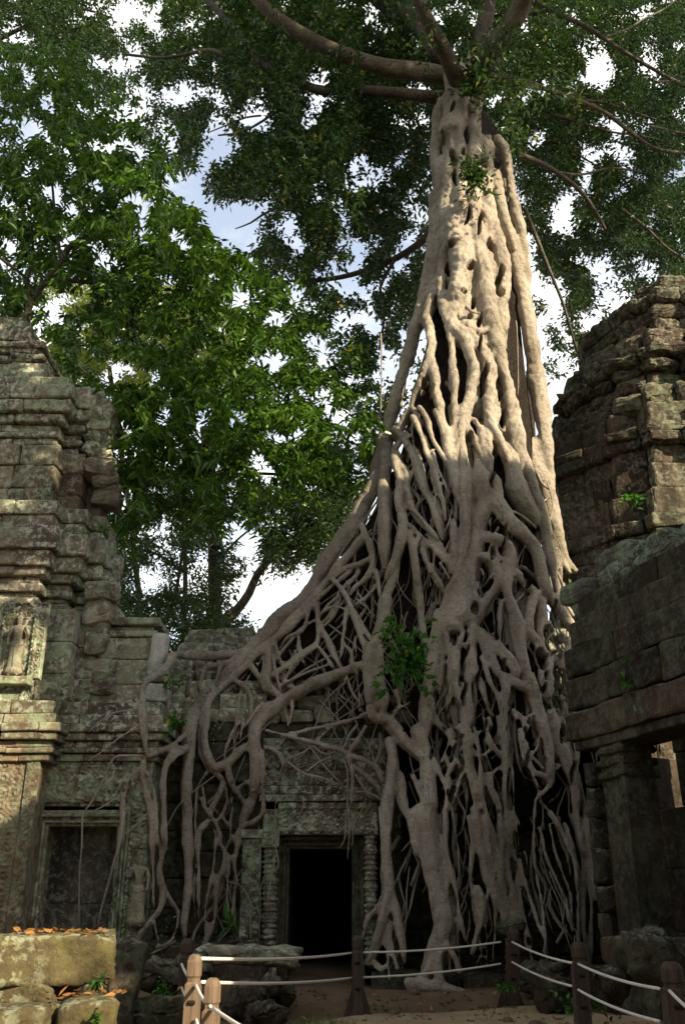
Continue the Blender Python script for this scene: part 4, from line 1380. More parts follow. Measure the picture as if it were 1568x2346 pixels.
HOLES = '''T 345 1220 24 95;T 405 945 12 28;T 530 1200 18 55;T 412 1390 26 65;T 430 1570 18 60;T 545 1900 24 55;T 800 1400 42 75;T 690 1440 22 36;T 505 1340 8 26
U 700 680 18 40;U 865 650 30 26;U 810 840 16 11;U 880 935 20 25;U 850 1030 16 12;U 932 1052 18 38;U 720 490 14 24;U 1075 740 30 60;U 1075 850 26 26;U 600 1060 20 28;U 627 1130 16 22;U 930 350 14 50;U 1010 500 16 50
U 1102 1790 18 50;U 862 1920 18 40;U 410 1812 24 38;U 312 1920 22 38;U 475 1972 18 36;U 392 2050 18 38;U 1050 2020 22 36;U 540 1560 40 70;U 960 1500 26 90;U 800 1560 16 80;U 1075 1620 8 20;U 930 1230 10 50
C 885 412 20 34;C 962 480 13 50;C 880 590 17 28;C 850 690 25 38;C 826 790 24 42;C 770 940 20 38;C 1262 1140 48 88;C 1270 960 16 48;C 1102 740 28 60;C 640 1600 32 60;C 580 1640 26 55;C 880 120 14 40;C 700 1480 12 60
D 740 1260 48 95;D 622 1330 38 86;D 797 1550 22 48;D 752 1660 28 76;D 742 1920 42 76;D 806 1850 13 28;D 830 1985 16 48;D 900 2200 14 30;D 672 2160 24 60;D 980 880 32 105;D 972 1240 32 58;D 1052 1420 22 78;D 1152 1480 20 88;D 1500 1160 28 52
D 1262 700 22 46;D 842 400 24 30;D 826 720 16 160;D 1182 1222 8 15;D 715 440 20 34;D 720 1110 14 22;D 470 1560 14 160;D 1325 1300 14 80;D 200 1280 40 110;D 1430 1360 16 36
E 850 420 76 150;E 742 960 22 38;E 765 820 13 30;E 700 640 46 115;E 900 930 36 86;E 880 1120 36 130;E 1007 670 10 24;E 1080 660 10 52;E 540 1470 17 66;E 620 1460 36 120;E 720 1740 22 46;E 560 1730 18 56;E 1052 1900 22 86;E 930 1480 17 58
E 926 2020 14 34;E 960 2090 14 38;E 920 315 12 18;E 870 160 24 66;E 640 200 12 60;E 1060 380 12 30'''
HL = np.array([((FR[q.split()[0]][0] + float(q.split()[1]) / FR[q.split()[0]][2]) * .80992, (FR[q.split()[0]][1] + float(q.split()[2]) / FR[q.split()[0]][2]) * .80992,
                float(q.split()[3]) / FR[q.split()[0]][2] * .80992 + 2.5, float(q.split()[4]) / FR[q.split()[0]][2] * .80992 + 2.5) for q in HOLES.replace('\n', ';').split(';')])

def hollow(o, deep=.42):
    """press the knot holes of the fused roots inwards"""
    me = o.data
    co = np.zeros(len(me.vertices) * 3, np.float32); me.vertices.foreach_get('co', co); co = co.reshape(-1, 3).astype(float)
    dep = co[:, 1] * CP + (co[:, 2] - CAM_H) * SP
    x = 784 + F * co[:, 0] / dep
    y = 1173 - F * (-co[:, 1] * SP + (co[:, 2] - CAM_H) * CP) / dep
    amt = np.zeros(len(co))
    for cx, cy, rx, ry in HL:
        h_ = math.sin(cx * 12.9 + cy * 7.1)
        xx = x - cx - (y - cy) * .22 * h_ + 2.2 * np.sin(y * .13 + cx)
        e = (xx / (rx * (.8 + .2 * h_))) ** 2 + ((y - cy) / (ry * (1.12 - .2 * h_))) ** 2
        amt = np.maximum(amt, np.clip((1.25 - e) * 1.6, 0, 1))
    amt = amt * amt * (3 - 2 * amt)
    co[:, 1] += amt * deep
    me.vertices.foreach_set('co', co.astype(np.float32).ravel()); me.update()

fig = thing('strangler_fig', 'giant strangler fig whose pale net of roots grips the doorway of the ruined gallery', 'tree', (2.4, 16.5, 0))
mb = MB(); lay(mb, parse(TRUNK, 0, 1), sides=12, rise=-.8); lay(mb, parse(CORE, .33, 8), sides=12); hollow(fuse('trunk', mb, M['bark'], fig, .028, 3, .5, .015))
mb = MB(); lay(mb, parse(CURTAIN, 0, 2), rise=.9, wk=.97); hollow(fuse('root_curtain', mb, M['bark'], fig, .026, 3, .5, .009))
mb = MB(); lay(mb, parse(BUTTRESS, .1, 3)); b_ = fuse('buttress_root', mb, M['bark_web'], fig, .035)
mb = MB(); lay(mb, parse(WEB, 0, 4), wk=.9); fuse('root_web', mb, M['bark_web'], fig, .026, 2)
# a second, deeper layer of strands seen through the holes of the first
r2 = random.Random(5)
deep = []
for (px, w0, w1, dz, fl) in parse(CURTAIN, .26, 12):
    if max(p[1] for p in px) < 1280 or px[0][1] > 2080: continue
    ox, oy = r2.choice([-1, 1]) * r2.uniform(10, 24), r2.uniform(-30, 30)
    deep.append(([(x + ox + r2.uniform(-5, 5), y + oy) for x, y in px if 980 < x + ox < 1315], w0, w1, dz + r2.uniform(-.06, .1), 0))
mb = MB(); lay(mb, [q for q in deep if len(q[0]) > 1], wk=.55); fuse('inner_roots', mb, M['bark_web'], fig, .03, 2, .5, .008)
mb = MB(); lay(mb, parse(RIGHTROOT, 0.05, 5), depth=lambda x, y: np.interp(y, [400, 800, 1300], [17.6, 17.3, 17.6])); fuse('prop_root', mb, M['bark'], fig, .035)
for q in parse(BACKROOT, 0, 6):
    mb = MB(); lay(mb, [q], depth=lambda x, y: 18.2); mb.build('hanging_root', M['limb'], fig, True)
mb = MB(); lay(mb, parse(WEDGE, -.02, 9), wk=.95, step=.06); fuse('root_lattice', mb, M['bark'], fig, .024, 2, .5, .006)
for q in parse(VINES, -.03, 7):
    mb = MB(); lay(mb, [q], sides=5, rmin=.006, wob=.15); mb.build('creeper_root', M['bark_web'], fig, True)
# thin rootlets that fill the gaps behind the main roots
mb = MB()
rl = random.Random(11)
for k in range(210):
    y = rl.uniform(1030, 2050)
    xl, xr = np.interp(y, SIL_Y, SIL_L), np.interp(y, SIL_Y, SIL_R)
    x = xl + (xr - xl) * rl.uniform(.09, .95)
    if y > 1640 and 590 < x < 880: continue
    fan = (x - 1110) / 650
    pts, wd = [], rl.choice([3, 4, 5, 6, 8, 10])
    ln = rl.uniform(80, 330); dzk = rl.uniform(.15, .4)
    if y > 1500 and x < 700: fan *= .4
    if x < 900 and y < 1640:
        wd = rl.choice([3, 3, 4, 5])
        fan = rl.choice([-1.1, -.7, -.3, .25, .5, .8]); dzk = rl.uniform(.05, .3)
    for i in range(5):
        xx, yy = x + fan * ln * i / 4 + rl.uniform(-20, 20), y + ln * i / 4
        if yy > 2230: break
        pts.append((xx, yy))
    if len(pts) > 2:
        lay(mb, [(pts, wd, wd * .7, dzk)], step=.14, sides=5, wob=.15)
mb.build('rootlet_mat', M['bark_web'], fig, True)
# rotten heart, soil and leaf litter inside the net of roots, coloured near-black as gap shade
def heart(ys, inset, off, th, name, mat, parent, nu=46):
    nv = len(ys)
    A, B = np.zeros((nv, nu, 3)), np.zeros((nv, nu, 3))
    for i, y in enumerate(ys):
        xl, xr = np.interp(y, SIL_Y, SIL_L), np.interp(y, SIL_Y, SIL_R)
        a, b = xl + inset(y) * (xr - xl), xr - .1 * (xr - xl)
        for j in range(nu):
            x = a + (b - a) * j / (nu - 1)
            nzv = noise.noise((x * .02, y * .02, 3)) * .16 + noise.noise((x * .07, y * .07, 9)) * .07
            A[i, j] = P(x, y, S(x, y) + off + nzv)[0]
            B[i, j] = A[i, j] + np.array([0, th, 0])
    V = np.concatenate([A.reshape(-1, 3), B.reshape(-1, 3)])
    N = nv * nu
    i = np.arange(nv - 1)[:, None] * nu + np.arange(nu - 1)[None]
    q1 = np.stack([i, i + nu, i + nu + 1, i + 1], -1).reshape(-1, 4)
    q2 = q1[:, ::-1] + N
    rim = [(r * nu, r * nu + N, (r + 1) * nu + N, (r + 1) * nu) for r in range(nv - 1)]
    rim += [(r * nu + nu - 1, (r + 1) * nu + nu - 1, (r + 1) * nu + nu - 1 + N, r * nu + nu - 1 + N) for r in range(nv - 1)]
    rim += [(c, c + 1, c + 1 + N, c + N) for c in range(nu - 1)]
    o = (nv - 1) * nu
    rim += [(o + c, o + c + N, o + c + 1 + N, o + c + 1) for c in range(nu - 1)]
    h = MB(); h.add(V, np.concatenate([q1, q2, np.array(rim)]))
    return h.build(name, mat, parent, True)
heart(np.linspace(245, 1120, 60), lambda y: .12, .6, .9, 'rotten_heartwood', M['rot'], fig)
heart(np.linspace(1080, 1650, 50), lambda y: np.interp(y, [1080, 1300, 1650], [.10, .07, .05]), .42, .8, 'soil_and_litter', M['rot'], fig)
# ------------------------------------------------------------------ foliage
GAPS = [(300, 15, 50, 32), (312, 125, 34, 34), (415, 60, 20, 20), (415, 212, 62, 40), (330, 262, 28, 20), (585, 250, 26, 34), (735, 226, 32, 18), (498, 335, 48, 48),
        (430, 425, 62, 48), (545, 515, 72, 66), (662, 515, 36, 50), (652, 615, 16, 28), (730, 452, 20, 16), (762, 620, 26, 42), (772, 735, 16, 24), (182, 475, 14, 26), (35, 610, 26, 20),
        (145, 688, 56, 34), (110, 780, 38, 20), (275, 838, 70, 38), (745, 812, 36, 32), (776, 990, 14, 22), (620, 1090, 26, 40), (375, 1208, 42, 28), (352, 1320, 46, 42), (585, 1390, 62, 72), (640, 1345, 44, 50), (700, 1312, 16, 18),
        (934, 745, 24, 20), (892, 832, 40, 52), (805, 1005, 22, 26), (1272, 950, 38, 105), (1285, 1100, 14, 30), (850, 25, 24, 26), (896, 64, 14, 16), (932, 200, 14, 16),
        (798, 485, 18, 22), (856, 410, 28, 32), (940, 470, 30, 30), (800, 742, 18, 44), (1382, 155, 34, 56), (1472, 24, 24, 26), (1260, 402, 17, 14), (1288, 495, 38, 54), (1430, 355, 30, 26), (1428, 430, 22, 20), (1380, 618, 32, 54),
        (1495, 490, 16, 28), (1222, 712, 14, 74), (1250, 790, 20, 40), (1300, 850, 26, 30), (700, 690, 30, 22), (1215, 560, 14, 30), (855, 540, 18, 14), (700, 350, 16, 16), (640, 420, 18, 16), (1330, 330, 16, 14), (1340, 730, 26, 28), (1490, 95, 16, 18), (1540, 260, 14, 16), (230, 250, 12, 12), (880, 640, 14, 14),
        (560, 1260, 26, 18), (470, 1010, 8, 8), (90, 560, 12, 10), (905, 700, 16, 16), (960, 560, 10, 18), (420, 1330, 10, 40), (455, 1300, 10, 60)]
GA = np.array(GAPS, float)
GA[:, 2:] += 6

def leaf_cluster(mb, pts, dirs, ln, wd, droop=.25, up=.6):
    """pointed six-vertex leaves; pts, dirs (n,3)"""
    n = len(pts)
    d = dirs / (np.linalg.norm(dirs, axis=1)[:, None] + 1e-9)
    ref = np.tile(np.array([0, 0, 1.0]), (n, 1)) + rng.normal(0, .45, (n, 3))
    sd_ = np.cross(d, ref); sd_ /= np.linalg.norm(sd_, axis=1)[:, None] + 1e-9
    nr = np.cross(sd_, d)
    ln = np.broadcast_to(ln, n)[:, None] * rng.uniform(.7, 1.25, (n, 1)); wd = np.broadcast_to(wd, n)[:, None] * rng.uniform(.8, 1.2, (n, 1))
    dz = np.array([0, 0, -1.0])
    b = pts
    l1 = pts + d * ln * .32 - sd_ * wd * .5 + nr * wd * .14; r1 = pts + d * ln * .32 + sd_ * wd * .5 + nr * wd * .14
    l2 = pts + d * ln * .68 - sd_ * wd * .36 + nr * wd * .10 + dz * ln * droop * .45; r2 = pts + d * ln * .68 + sd_ * wd * .36 + nr * wd * .10 + dz * ln * droop * .45
    tp = pts + d * ln + dz * ln * droop
    V = np.stack([b, l1, l2, tp, r2, r1], 1).reshape(-1, 3)
    k = np.arange(n)[:, None] * 6
    F_ = np.concatenate([k + np.array([[0, 3, 2, 1]]), k + np.array([[0, 5, 4, 3]])])
    mb.add(V, F_)

def in_poly(x, y, poly):
    p = np.array(poly, float); q = np.roll(p, -1, 0)
    c = np.zeros(len(x), bool)
    for (x0, y0), (x1, y1) in zip(p, q):
        if y0 == y1: continue
        c ^= ((y0 > y) != (y1 > y)) & (x < (x1 - x0) * (y - y0) / (y1 - y0) + x0)
    return c

def vnoise(x, y, sc, seed):
    return np.array([noise.noise((a / sc, b / sc, seed)) for a, b in zip(x, y)])

def sprays(poly, n, depth, spread, seed, thr=-.2, sc=70, gapk=1.0, jag=26):
    """twig positions scattered through a crown: (points, metres)"""
    p = np.array(poly, float)
    lo, hi = p.min(0), p.max(0)
    r = np.random.default_rng(seed)
    res = []
    tot = 0
    while tot < n:
        m = n * 2
        x, y = r.uniform(lo[0], hi[0], m), r.uniform(lo[1], hi[1], m)
        jx, jy = r.normal(0, jag, m), r.normal(0, jag, m)
        ok = in_poly(x + jx, y + jy, poly)
        gx_, gy_ = x + jx * .4, y + jy * .4
        e = ((gx_[:, None] - GA[:, 0]) / (GA[:, 2] * gapk)) ** 2 + ((gy_[:, None] - GA[:, 1]) / (GA[:, 3] * gapk)) ** 2
        ok &= e.min(1) > 1 - .12 * r.random(m)
        idx = np.nonzero(ok)[0]
        x, y = x[idx], y[idx]
        v = vnoise(x, y, sc, seed * 3.1) + .5 * vnoise(x, y, sc * .4, seed * 5.7)
        k = v > thr + r.normal(0, .08, len(v))
        x, y, v = x[k], y[k], v[k]
        res.append(np.stack([x, y, v], 1)); tot += len(x)
    q = np.concatenate(res)[:n]
    out_ = []
    for x, y, v in q:
        Y = depth(x, y) + r.normal(0, spread) - v * spread * .8
        out_.append(tuple(P(x, y, Y)[0]))
    return np.array(out_), r

def leaves_on(mb, tw, r, per, L_tw, ln, wd, droop=.3, down=.25, six=False):
    """leaves alternate along each twig"""
    n = len(tw)
    a = r.uniform(0, 2 * PI, n)
    td = np.stack([np.cos(a), np.sin(a), r.normal(-.15, .35, n)], 1)
    td /= np.linalg.norm(td, axis=1)[:, None]
    t = np.tile(np.linspace(-.5, .5, per), n) * L_tw
    base = np.repeat(tw, per, 0) + np.repeat(td, per, 0) * t[:, None]
    base[:, 2] -= (t / L_tw + .5) ** 2 * L_tw * droop
    N = n * per
    sd_ = np.cross(np.repeat(td, per, 0), np.array([0, 0, 1.0])); sd_ /= np.linalg.norm(sd_, axis=1)[:, None] + 1e-9
    sg = np.where(np.arange(N) % 2 == 0, 1, -1)[:, None]
    d = np.repeat(td, per, 0) * .7 + sd_ * sg * .8 + r.normal(0, .3, (N, 3)); d[:, 2] -= down
    base += r.normal(0, .06, (N, 3))
    if six:
        leaf_cluster(mb, base, d, ln, wd, .28)
        return
    d /= np.linalg.norm(d, axis=1)[:, None]
    ref = np.array([0, 0, 1.0]) + r.normal(0, .5, (N, 3))
    s2 = np.cross(d, ref); s2 /= np.linalg.norm(s2, axis=1)[:, None] + 1e-9
    nr = np.cross(s2, d)
    l_ = ln * r.uniform(.65, 1.3, (N, 1)); w_ = wd * r.uniform(.75, 1.25, (N, 1))
    V = np.stack([base, base + d * l_ * .45 - s2 * w_ * .5 + nr * w_ * .15, base + d * l_ - np.array([0, 0, 1]) * l_ * .15, base + d * l_ * .45 + s2 * w_ * .5 + nr * w_ * .15], 1).reshape(-1, 3)
    k = np.arange(N)[:, None] * 4
    mb.add(V, np.concatenate([k + np.array([[0, 2, 1]]), k + np.array([[0, 3, 2]])]))

def branches(txt, mat, parent, depth, nm='limb', wob=.06, sides=9):
    for k, ln in enumerate(txt.strip().splitlines()):
        head, body = ln.split('|')
        w0, w1, d0, d1 = (float(q) for q in head.split())
        px = [tuple(float(q) for q in p.split(',')) for p in body.split()]
        pts = []
        for i, (x, y) in enumerate(px):
            u = i / (len(px) - 1)
            p, m_ = P(x, y, depth + d0 + (d1 - d0) * u)
            pts.append((*p, max(.012, (w0 + (w1 - w0) * u) * m_ / 2)))
        c = catmull(pts, .25)
        b = MB(); tube(b, c[:, :3], c[:, 3], sides, wob, k)
        b.build(nm, mat, parent, True)

# the fig's limbs
branches('''42 26 .3 -1.5|1045,190 1018,176 960,165 880,155 800,130 720,95 640,45 590,0 555,-40
28 13 .8 2.5|1000,225 930,215 800,205 740,208 700,197 640,170 600,142 550,80 490,15 440,-40
12 6 2.2 3.5|604,145 540,135 480,115 380,132 280,124
40 32 -.4 -3|1052,200 1038,165 1018,118 978,45 945,-30
46 40 1.2 3|1010,130 960,62 918,28 868,-5 830,-45
56 50 -.6 -3|1090,185 1110,145 1135,105 1170,55 1200,0 1215,-45
40 36 1.0 2|1098,150 1103,100 1108,50 1116,0 1112,-45
24 15 .2 1|1100,172 1150,178 1200,190 1235,200
10 7 1 4|1230,198 1300,220 1380,255 1440,300 1500,340 1580,352
12 8 2 3|1200,-20 1230,10 1280,35 1340,60 1400,100 1480,150 1580,205
13 7 1.5 3|1185,352 1250,380 1320,430 1360,480 1385,525
9 5 1.8 4|1200,475 1250,600 1290,700 1310,770 1330,830
20 9 1.5 3|1000,510 970,550 910,590 850,615 780,635 690,646
9 5 2 3|905,592 870,660 880,720 868,800
12 6 3 4|1230,30 1180,28 1130,38 1105,60
8 4 2 3|690,198 640,250 560,300 500,310
8 4 2 3|610,150 640,90 650,40
7 4 2.6 3.6|1280,395 1330,400 1400,385 1470,395''', M['limb'], fig, 17.6)
tr = random.Random(77)
tw_txt = []
for k in range(24):
    a = math.radians(tr.uniform(100, 350) if tr.random() < .6 else tr.uniform(-60, 100))
    r0, ln_ = tr.uniform(150, 560), tr.uniform(120, 330)
    x, y = 1060 + math.cos(a) * r0, 200 - math.sin(a) * r0 * .8
    if not (280 < x < 1560 and -60 < y < 800) or (930 < x < 1250 and y > 150): continue
    q = []
    for i in range(5):
        q.append(f'{x:.0f},{y:.0f}')
        x += math.cos(a) * ln_ / 4; y -= math.sin(a) * ln_ / 4 * .8; a += tr.uniform(-.3, .3)
    tw_txt.append(f'{tr.uniform(5, 9):.1f} 2.5 {tr.uniform(2.5, 4):.1f} {tr.uniform(3.5, 6):.1f}|' + ' '.join(q))
branches('\n'.join(tw_txt), M['limb'], fig, 17.6, 'branch', .06, 6)
FIGP = [(285, -90), (1330, -90), (1440, 120), (1430, 420), (1400, 560), (1330, 830), (1250, 870), (1225, 700), (1215, 400), (1180, 340), (1000, 340), (985, 560), (960, 720), (930, 820), (905, 900), (850, 980), (810, 900), (790, 760), (700, 690), (600, 600), (480, 470), (370, 330), (300, 170)]
tw, r = sprays(FIGP, 15500, lambda x, y: 22.5 + 2.5 * math.sin(x * .006) + (1.5 if y > 500 else 0), 1.5, 5, -.10, 46)
tw = tw[~((tw[:, 1] < 19) & (np.abs(tw[:, 0] - 3.0) < 2.6))]
mb = MB(); leaves_on(mb, tw, r, 12, .5, .17, .084)
mb.build('crown', M['fig_leaf'], fig)
# lower leaf sprays close in front of the limbs
tw, r = sprays([(600, -60), (1330, -60), (1330, 170), (1240, 330), (1150, 300), (1080, 120), (960, 90), (820, 60), (700, 20)], 150, lambda x, y: 15.5, .8, 9, .0, 80)
mb = MB(); leaves_on(mb, tw, r, 13, .75, .15, .07); mb.build('crown', M['fig_leaf'], fig)
# unseen leaf layer added above the camera to shade crown and court
r = np.random.default_rng(21)
n = 3600
q = r.normal(0, 1, (n, 3)); q /= np.linalg.norm(q, axis=1)[:, None]; q *= r.uniform(.2, 1, (n, 1)) ** .5
tw = np.array([7.0, 9.5, 29.5]) + q * np.array([14, 9.5, 3.6])
mb = MB(); leaves_on(mb, tw, r, 13, 1.3, .34, .17); mb.build('crown', M['fig_leaf'], fig)

# bright broad-leaved tree on the left
bt = thing('broadleaf_tree', 'bright green broad-leaved tree spreading from behind the left tower', 'tree', (-7, 18.5, 0))
branches('''17 14 0 0|30,1100 58,900 62,750 72,690 110,640 140,600 155,570 200,545 260,540
11 7 0 1|130,640 190,646 240,648 310,660 380,690 425,725
10 6 0 -1|72,700 64,640 40,620 0,590 -40,570
8 5 0 .5|63,642 72,600 76,560 70,510
9 5 0 0|140,600 132,540 125,480 120,420
8 5 0 -.5|270,580 310,620 362,662
8 4 0 .4|200,545 240,480 300,440
15 5 .2 .5|190,985 215,993 270,998 310,1015 370,1045 420,1070 520,1085 600,1085 690,1095 790,1142
7 4 .3 .3|372,1044 420,1025 456,1008
6 3 .3 1|430,1072 470,1130 520,1180
5 3 .3 1|255,1080 300,1090 320,1090''', M['dark_bark'], bt, 18.6)
BTP = [(-60, 120), (60, 95), (130, 120), (230, 170), (300, 240), (345, 310), (400, 410), (470, 490), (560, 575), (640, 630), (740, 700), (780, 800), (830, 940), (868, 1040), (850, 1085), (740, 1140), (640, 1150), (540, 1200), (420, 1180), (330, 1190), (240, 1250), (225, 900), (120, 800), (60, 740), (-60, 740)]
tw, r = sprays(BTP, 5600, lambda x, y: 18.6 + 1.2 * math.sin(x * .009 + 1) + .8 * math.sin(y * .011), 1.1, 31, -.05, 44)
mb = MB(); leaves_on(mb, tw, r, 9, .24, .205, .08, .3, .3, True)
mb.build('crown', M['broad_leaf'], bt)

def leafy(label, poly, n, depth, spread, seed, mat, ln, wd, limbs=None, name='jungle_tree', bark_='dark_bark', group='trees behind the ruins', thr=-.15, per=12, ltw=.7, sc=60, gapk=1.0, base=None, jag=26):
    p = np.array(poly, float).mean(0)
    c, _ = P(p[0], p[1], depth)
    t = thing(name, label, 'tree', base or (c.x, depth, 0), group)
    tw, r = sprays(poly, n, lambda x, y: depth, spread, seed, thr, sc, gapk, jag)
    mb = MB(); leaves_on(mb, tw, r, per, ltw, ln, wd)
    mb.build('crown', M[mat], t)
    if limbs: branches(limbs, M[bark_], t, depth, 'trunk')
    return t
leafy('dark leafy tree top in the upper left corner above the bright tree', [(-80, -90), (265, -90), (250, 40), (290, 150), (270, 230), (150, 200), (60, 110), (-80, 140)], 1900, 24, 1.5, 41, 'mid_leaf', .17, .075,
      '30 20 -1 0|-160,900 -140,500 -90,200 -40,60\n12 5 0 0|-60,120 60,60 160,20 230,30')
leafy('bluish dark tree whose crown fills the upper right corner', [(1330, -90), (1640, -90), (1640, 690), (1560, 650), (1430, 650), (1400, 500), (1440, 250), (1400, 60)], 4600, 25, 1.6, 43, 'blue_leaf', .17, .08,
      '40 22 0 0|1780,1500 1740,900 1680,500 1640,300\n13 5 0 0|1650,330 1560,290 1480,200 1420,180\n10 4 0 0|1680,560 1560,500 1480,480 1420,440')
leafy('sunlit yellow-green tree seen through gaps behind the bright tree', [(60, 640), (420, 660), (560, 800), (520, 960), (380, 920), (120, 900), (60, 800)], 2300, 34, 2, 45, 'back_leaf', .2, .1,
      '14 10 0 0|330,1480 300,1200 270,980 250,840\n10 5 0 0|260,880 200,960 150,1010', gapk=.5)
leafy('tall straight-trunked tree behind the gallery roof', [(250, 1080), (560, 1040), (640, 1140), (640, 1250), (540, 1260), (545, 1420), (440, 1440), (330, 1400), (250, 1440)], 1150, 31, 1.6, 47, 'mid_leaf', .19, .08,
      '34 22 0 0|492,1560 492,1380 490,1300 486,1200 480,1080 470,980\n8 4 0 0|488,1300 540,1240 590,1200\n8 4 0 0|488,1260 430,1180 380,1150', thr=-.1)
leafy('leaning tree with a curved bare limb rising beside the fig', [(600, 1080), (860, 980), (835, 1080), (800, 1150), (740, 1240), (690, 1330), (650, 1290), (600, 1230)], 1500, 27, 1.3, 49, 'mid_leaf', .17, .075,
      '24 13 0 0|495,1500 520,1420 545,1395 570,1360 590,1315 620,1280 655,1256 720,1242 790,1225\n8 4 0 0|600,1300 640,1240 680,1180')
leafy('slim feathery tree left of the straight trunk', [(255, 1180), (440, 1200), (470, 1340), (460, 1500), (360, 1480), (250, 1440)], 750, 27, 1.2, 51, 'mid_leaf', .15, .06,
      '13 8 0 0|418,1540 424,1350 424,1250 430,1130\n12 6 0 0|356,1500 372,1440 400,1370 414,1290 420,1240\n8 4 0 0|420,1310 360,1270 290,1250\n8 4 0 0|380,1440 320,1400 262,1340', thr=-.02)
leafy('low dark bush top just over the gallery roof line', [(500, 1400), (560, 1430), (590, 1500), (440, 1500), (250, 1470), (255, 1400), (380, 1440)], 480, 24, .9, 53, 'mid_leaf', .14, .06, '9 5 0 0|470,1600 468,1480 450,1420', gapk=.7)
leafy('small pale sapling standing behind the right tower', [(1262, 915), (1300, 900), (1330, 1010), (1325, 1230), (1285, 1250), (1270, 1080)], 420, 24, .6, 55, 'back_leaf', .15, .07, '6 4 0 0|1310,1420 1306,1200 1295,1050 1285,940', gapk=.35)

# the jungle that closes the court behind and beside the viewer
def forest(label, c, rad, n, seed, z_trunk=0):
    r = np.random.default_rng(seed)
    t = thing('jungle_tree', label, 'tree', (c[0], c[1], 0), 'trees around the court')
    q = r.normal(0, 1, (n, 3)); q /= np.linalg.norm(q, axis=1)[:, None]; q *= r.uniform(.3, 1, (n, 1)) ** .5
    mb = MB(); leaves_on(mb, np.array(c) + q * np.array(rad), r, 12, 1.7, .8, .42)
    mb.build('crown', M['mid_leaf'], t)
    mb = MB(); tube(mb, np.array([(c[0], c[1], 0), (c[0] + .3, c[1], c[2] * .5), (c[0], c[1] + .2, c[2])]), np.array([.6, .45, .3]), 10)
    mb.build('trunk', M['dark_bark'], t)
forest('dense tree arching over the court from the left of the viewer', (-12, -3, 22), (9, 7, 4.5), 380, 61)
forest('dense tree close behind the viewer on the left', (-12, -14, 9), (13, 5, 9), 900, 62)
forest('dense tree close behind the viewer on the right', (10, -20, 6), (15, 5, 7.5), 800, 63)
forest('dense tree walling the court at the left of the viewer', (-20, 4, 7), (5, 12, 8), 600, 64)
forest('dense tree right of the near gate tower', (23, 1, 5), (6, 11, 6), 500, 65)


forest('leafy bough end hanging over the right side of the court', (4.6, 5.9, 17.2), (2.4, 2.2, 3.9), 75, 67)  # leaves added out of view to break the sun on the left tower
# ------------------------------------------------------------------ ground
def gz(x, y):
    n = noise.noise((x * .35, y * .35, 1)) * .12 + noise.noise((x * 1.3, y * 1.3, 4)) * .04
    base = .02
    if y > 13.3: base += min(.12, (y - 13.3) * .06)
    d = max(0, -1.2 - x) if y < 16 else 0
    base += min(.25, d * .12)
    return base + n * min(1, abs(y - 9) * .25 + .3)
xs = np.concatenate([np.linspace(-160, -14, 14), np.linspace(-12, 12, 97), np.linspace(14, 160, 14)])
ys = np.concatenate([np.linspace(-60, -2, 8), np.linspace(0, 20, 81), np.linspace(22, 40, 10), np.linspace(50, 260, 8)])
G = np.array([[(x, y, gz(x, y)) for x in xs] for y in ys]).reshape(-1, 3)
i = np.arange(len(ys) - 1)[:, None] * len(xs) + np.arange(len(xs) - 1)[None]
mb = MB(); mb.add(G, np.stack([i, i + 1, i + len(xs) + 1, i + len(xs)], -1).reshape(-1, 4))
tag(mb.build('ground', M['earth'], None, True), kind='structure')
# sandy path laid over the earth
pl = []
for (x, y) in ((-.9, 5), (-.9, 9), (-.55, 11.5), (-.35, 12.6), (.1, 13.0), (1.2, 13.5), (2.4, 13.8), (3.0, 13.6), (3.5, 12.4), (4.0, 10.5), (4.2, 5)):
    pl.append((x + random.uniform(-.06, .06), y + random.uniform(-.05, .05), 0))
pl = catmull(pl, .2)
bm = bmesh.new()
f = bm.faces.new([bm.verts.new(p) for p in pl])
bmesh.ops.triangulate(bm, faces=[f])
for _ in range(4): bmesh.ops.subdivide_edges(bm, edges=[e for e in bm.edges if e.calc_length() > .5], cuts=1)
for v in bm.verts: v.co.z = gz(v.co.x, v.co.y) + .02
me = bpy.data.meshes.new('path'); bm.to_mesh(me); bm.free()
me.polygons.foreach_set('use_smooth', np.ones(len(me.polygons), bool))
tag(link('path', me, M['path']), kind='structure')

# ------------------------------------------------------------------ fallen stones
def stone_thing(name, label, c, size, rot=0, r=.06, amp=.02, mat='stone_block', tilt=(0, 0), group=None, cat='stone', m=9):
    b = MB(); block(b, (0, 0, 0), size, rot, r, amp, m, tilt)
    me = b.mesh(name, True)
    o = link(name, me, M[mat]); o.location = c
    return tag(o, label, cat, group)
def bulk(px0, px1, py0, py1, Y, th, z=None):
    a, _ = P(px0, py0, Y); b, _ = P(px1, py1, Y)
    return ((a.x + b.x) / 2, Y + th / 2, (a.z + b.z) / 2), (abs(b.x - a.x), th, abs(a.z - b.z))
c, sz = bulk(-70, 222, 2150, 2262, 8.35, 1.0)
stone_thing('fallen_block', 'long golden sandstone block strewn with orange leaves at the lower left', c, sz, .26, .05, .026, m=14)
c, sz = bulk(-60, 106, 2262, 2320, 8.3, .9)
stone_thing('fallen_block', 'wedge of mossy sandstone under the long golden block at the left edge', c, (sz[0], sz[1], sz[2] * 1.1), .04, .05, .025, tilt=(0, -.09))
c, sz = bulk(112, 234, 2300, 2400, 7.75, .7)
stone_thing('fallen_block', 'squarish golden stone with a few leaves below the right end of the long block', c, sz, .2, .05, .02)
c, sz = bulk(-60, 96, 2322, 2400, 7.6, .7)
stone_thing('fallen_block', 'low mossy stone in the bottom left corner', c, sz, .06, .05, .025)
c, sz = bulk(183, 218, 2258, 2300, 8.4, .3)
stone_thing('fallen_block', 'small wedge stone between the long block and the squarish stone', c, sz, .1, .03, .012)
c, sz = bulk(246, 300, 2165, 2400, 10.3, .35)
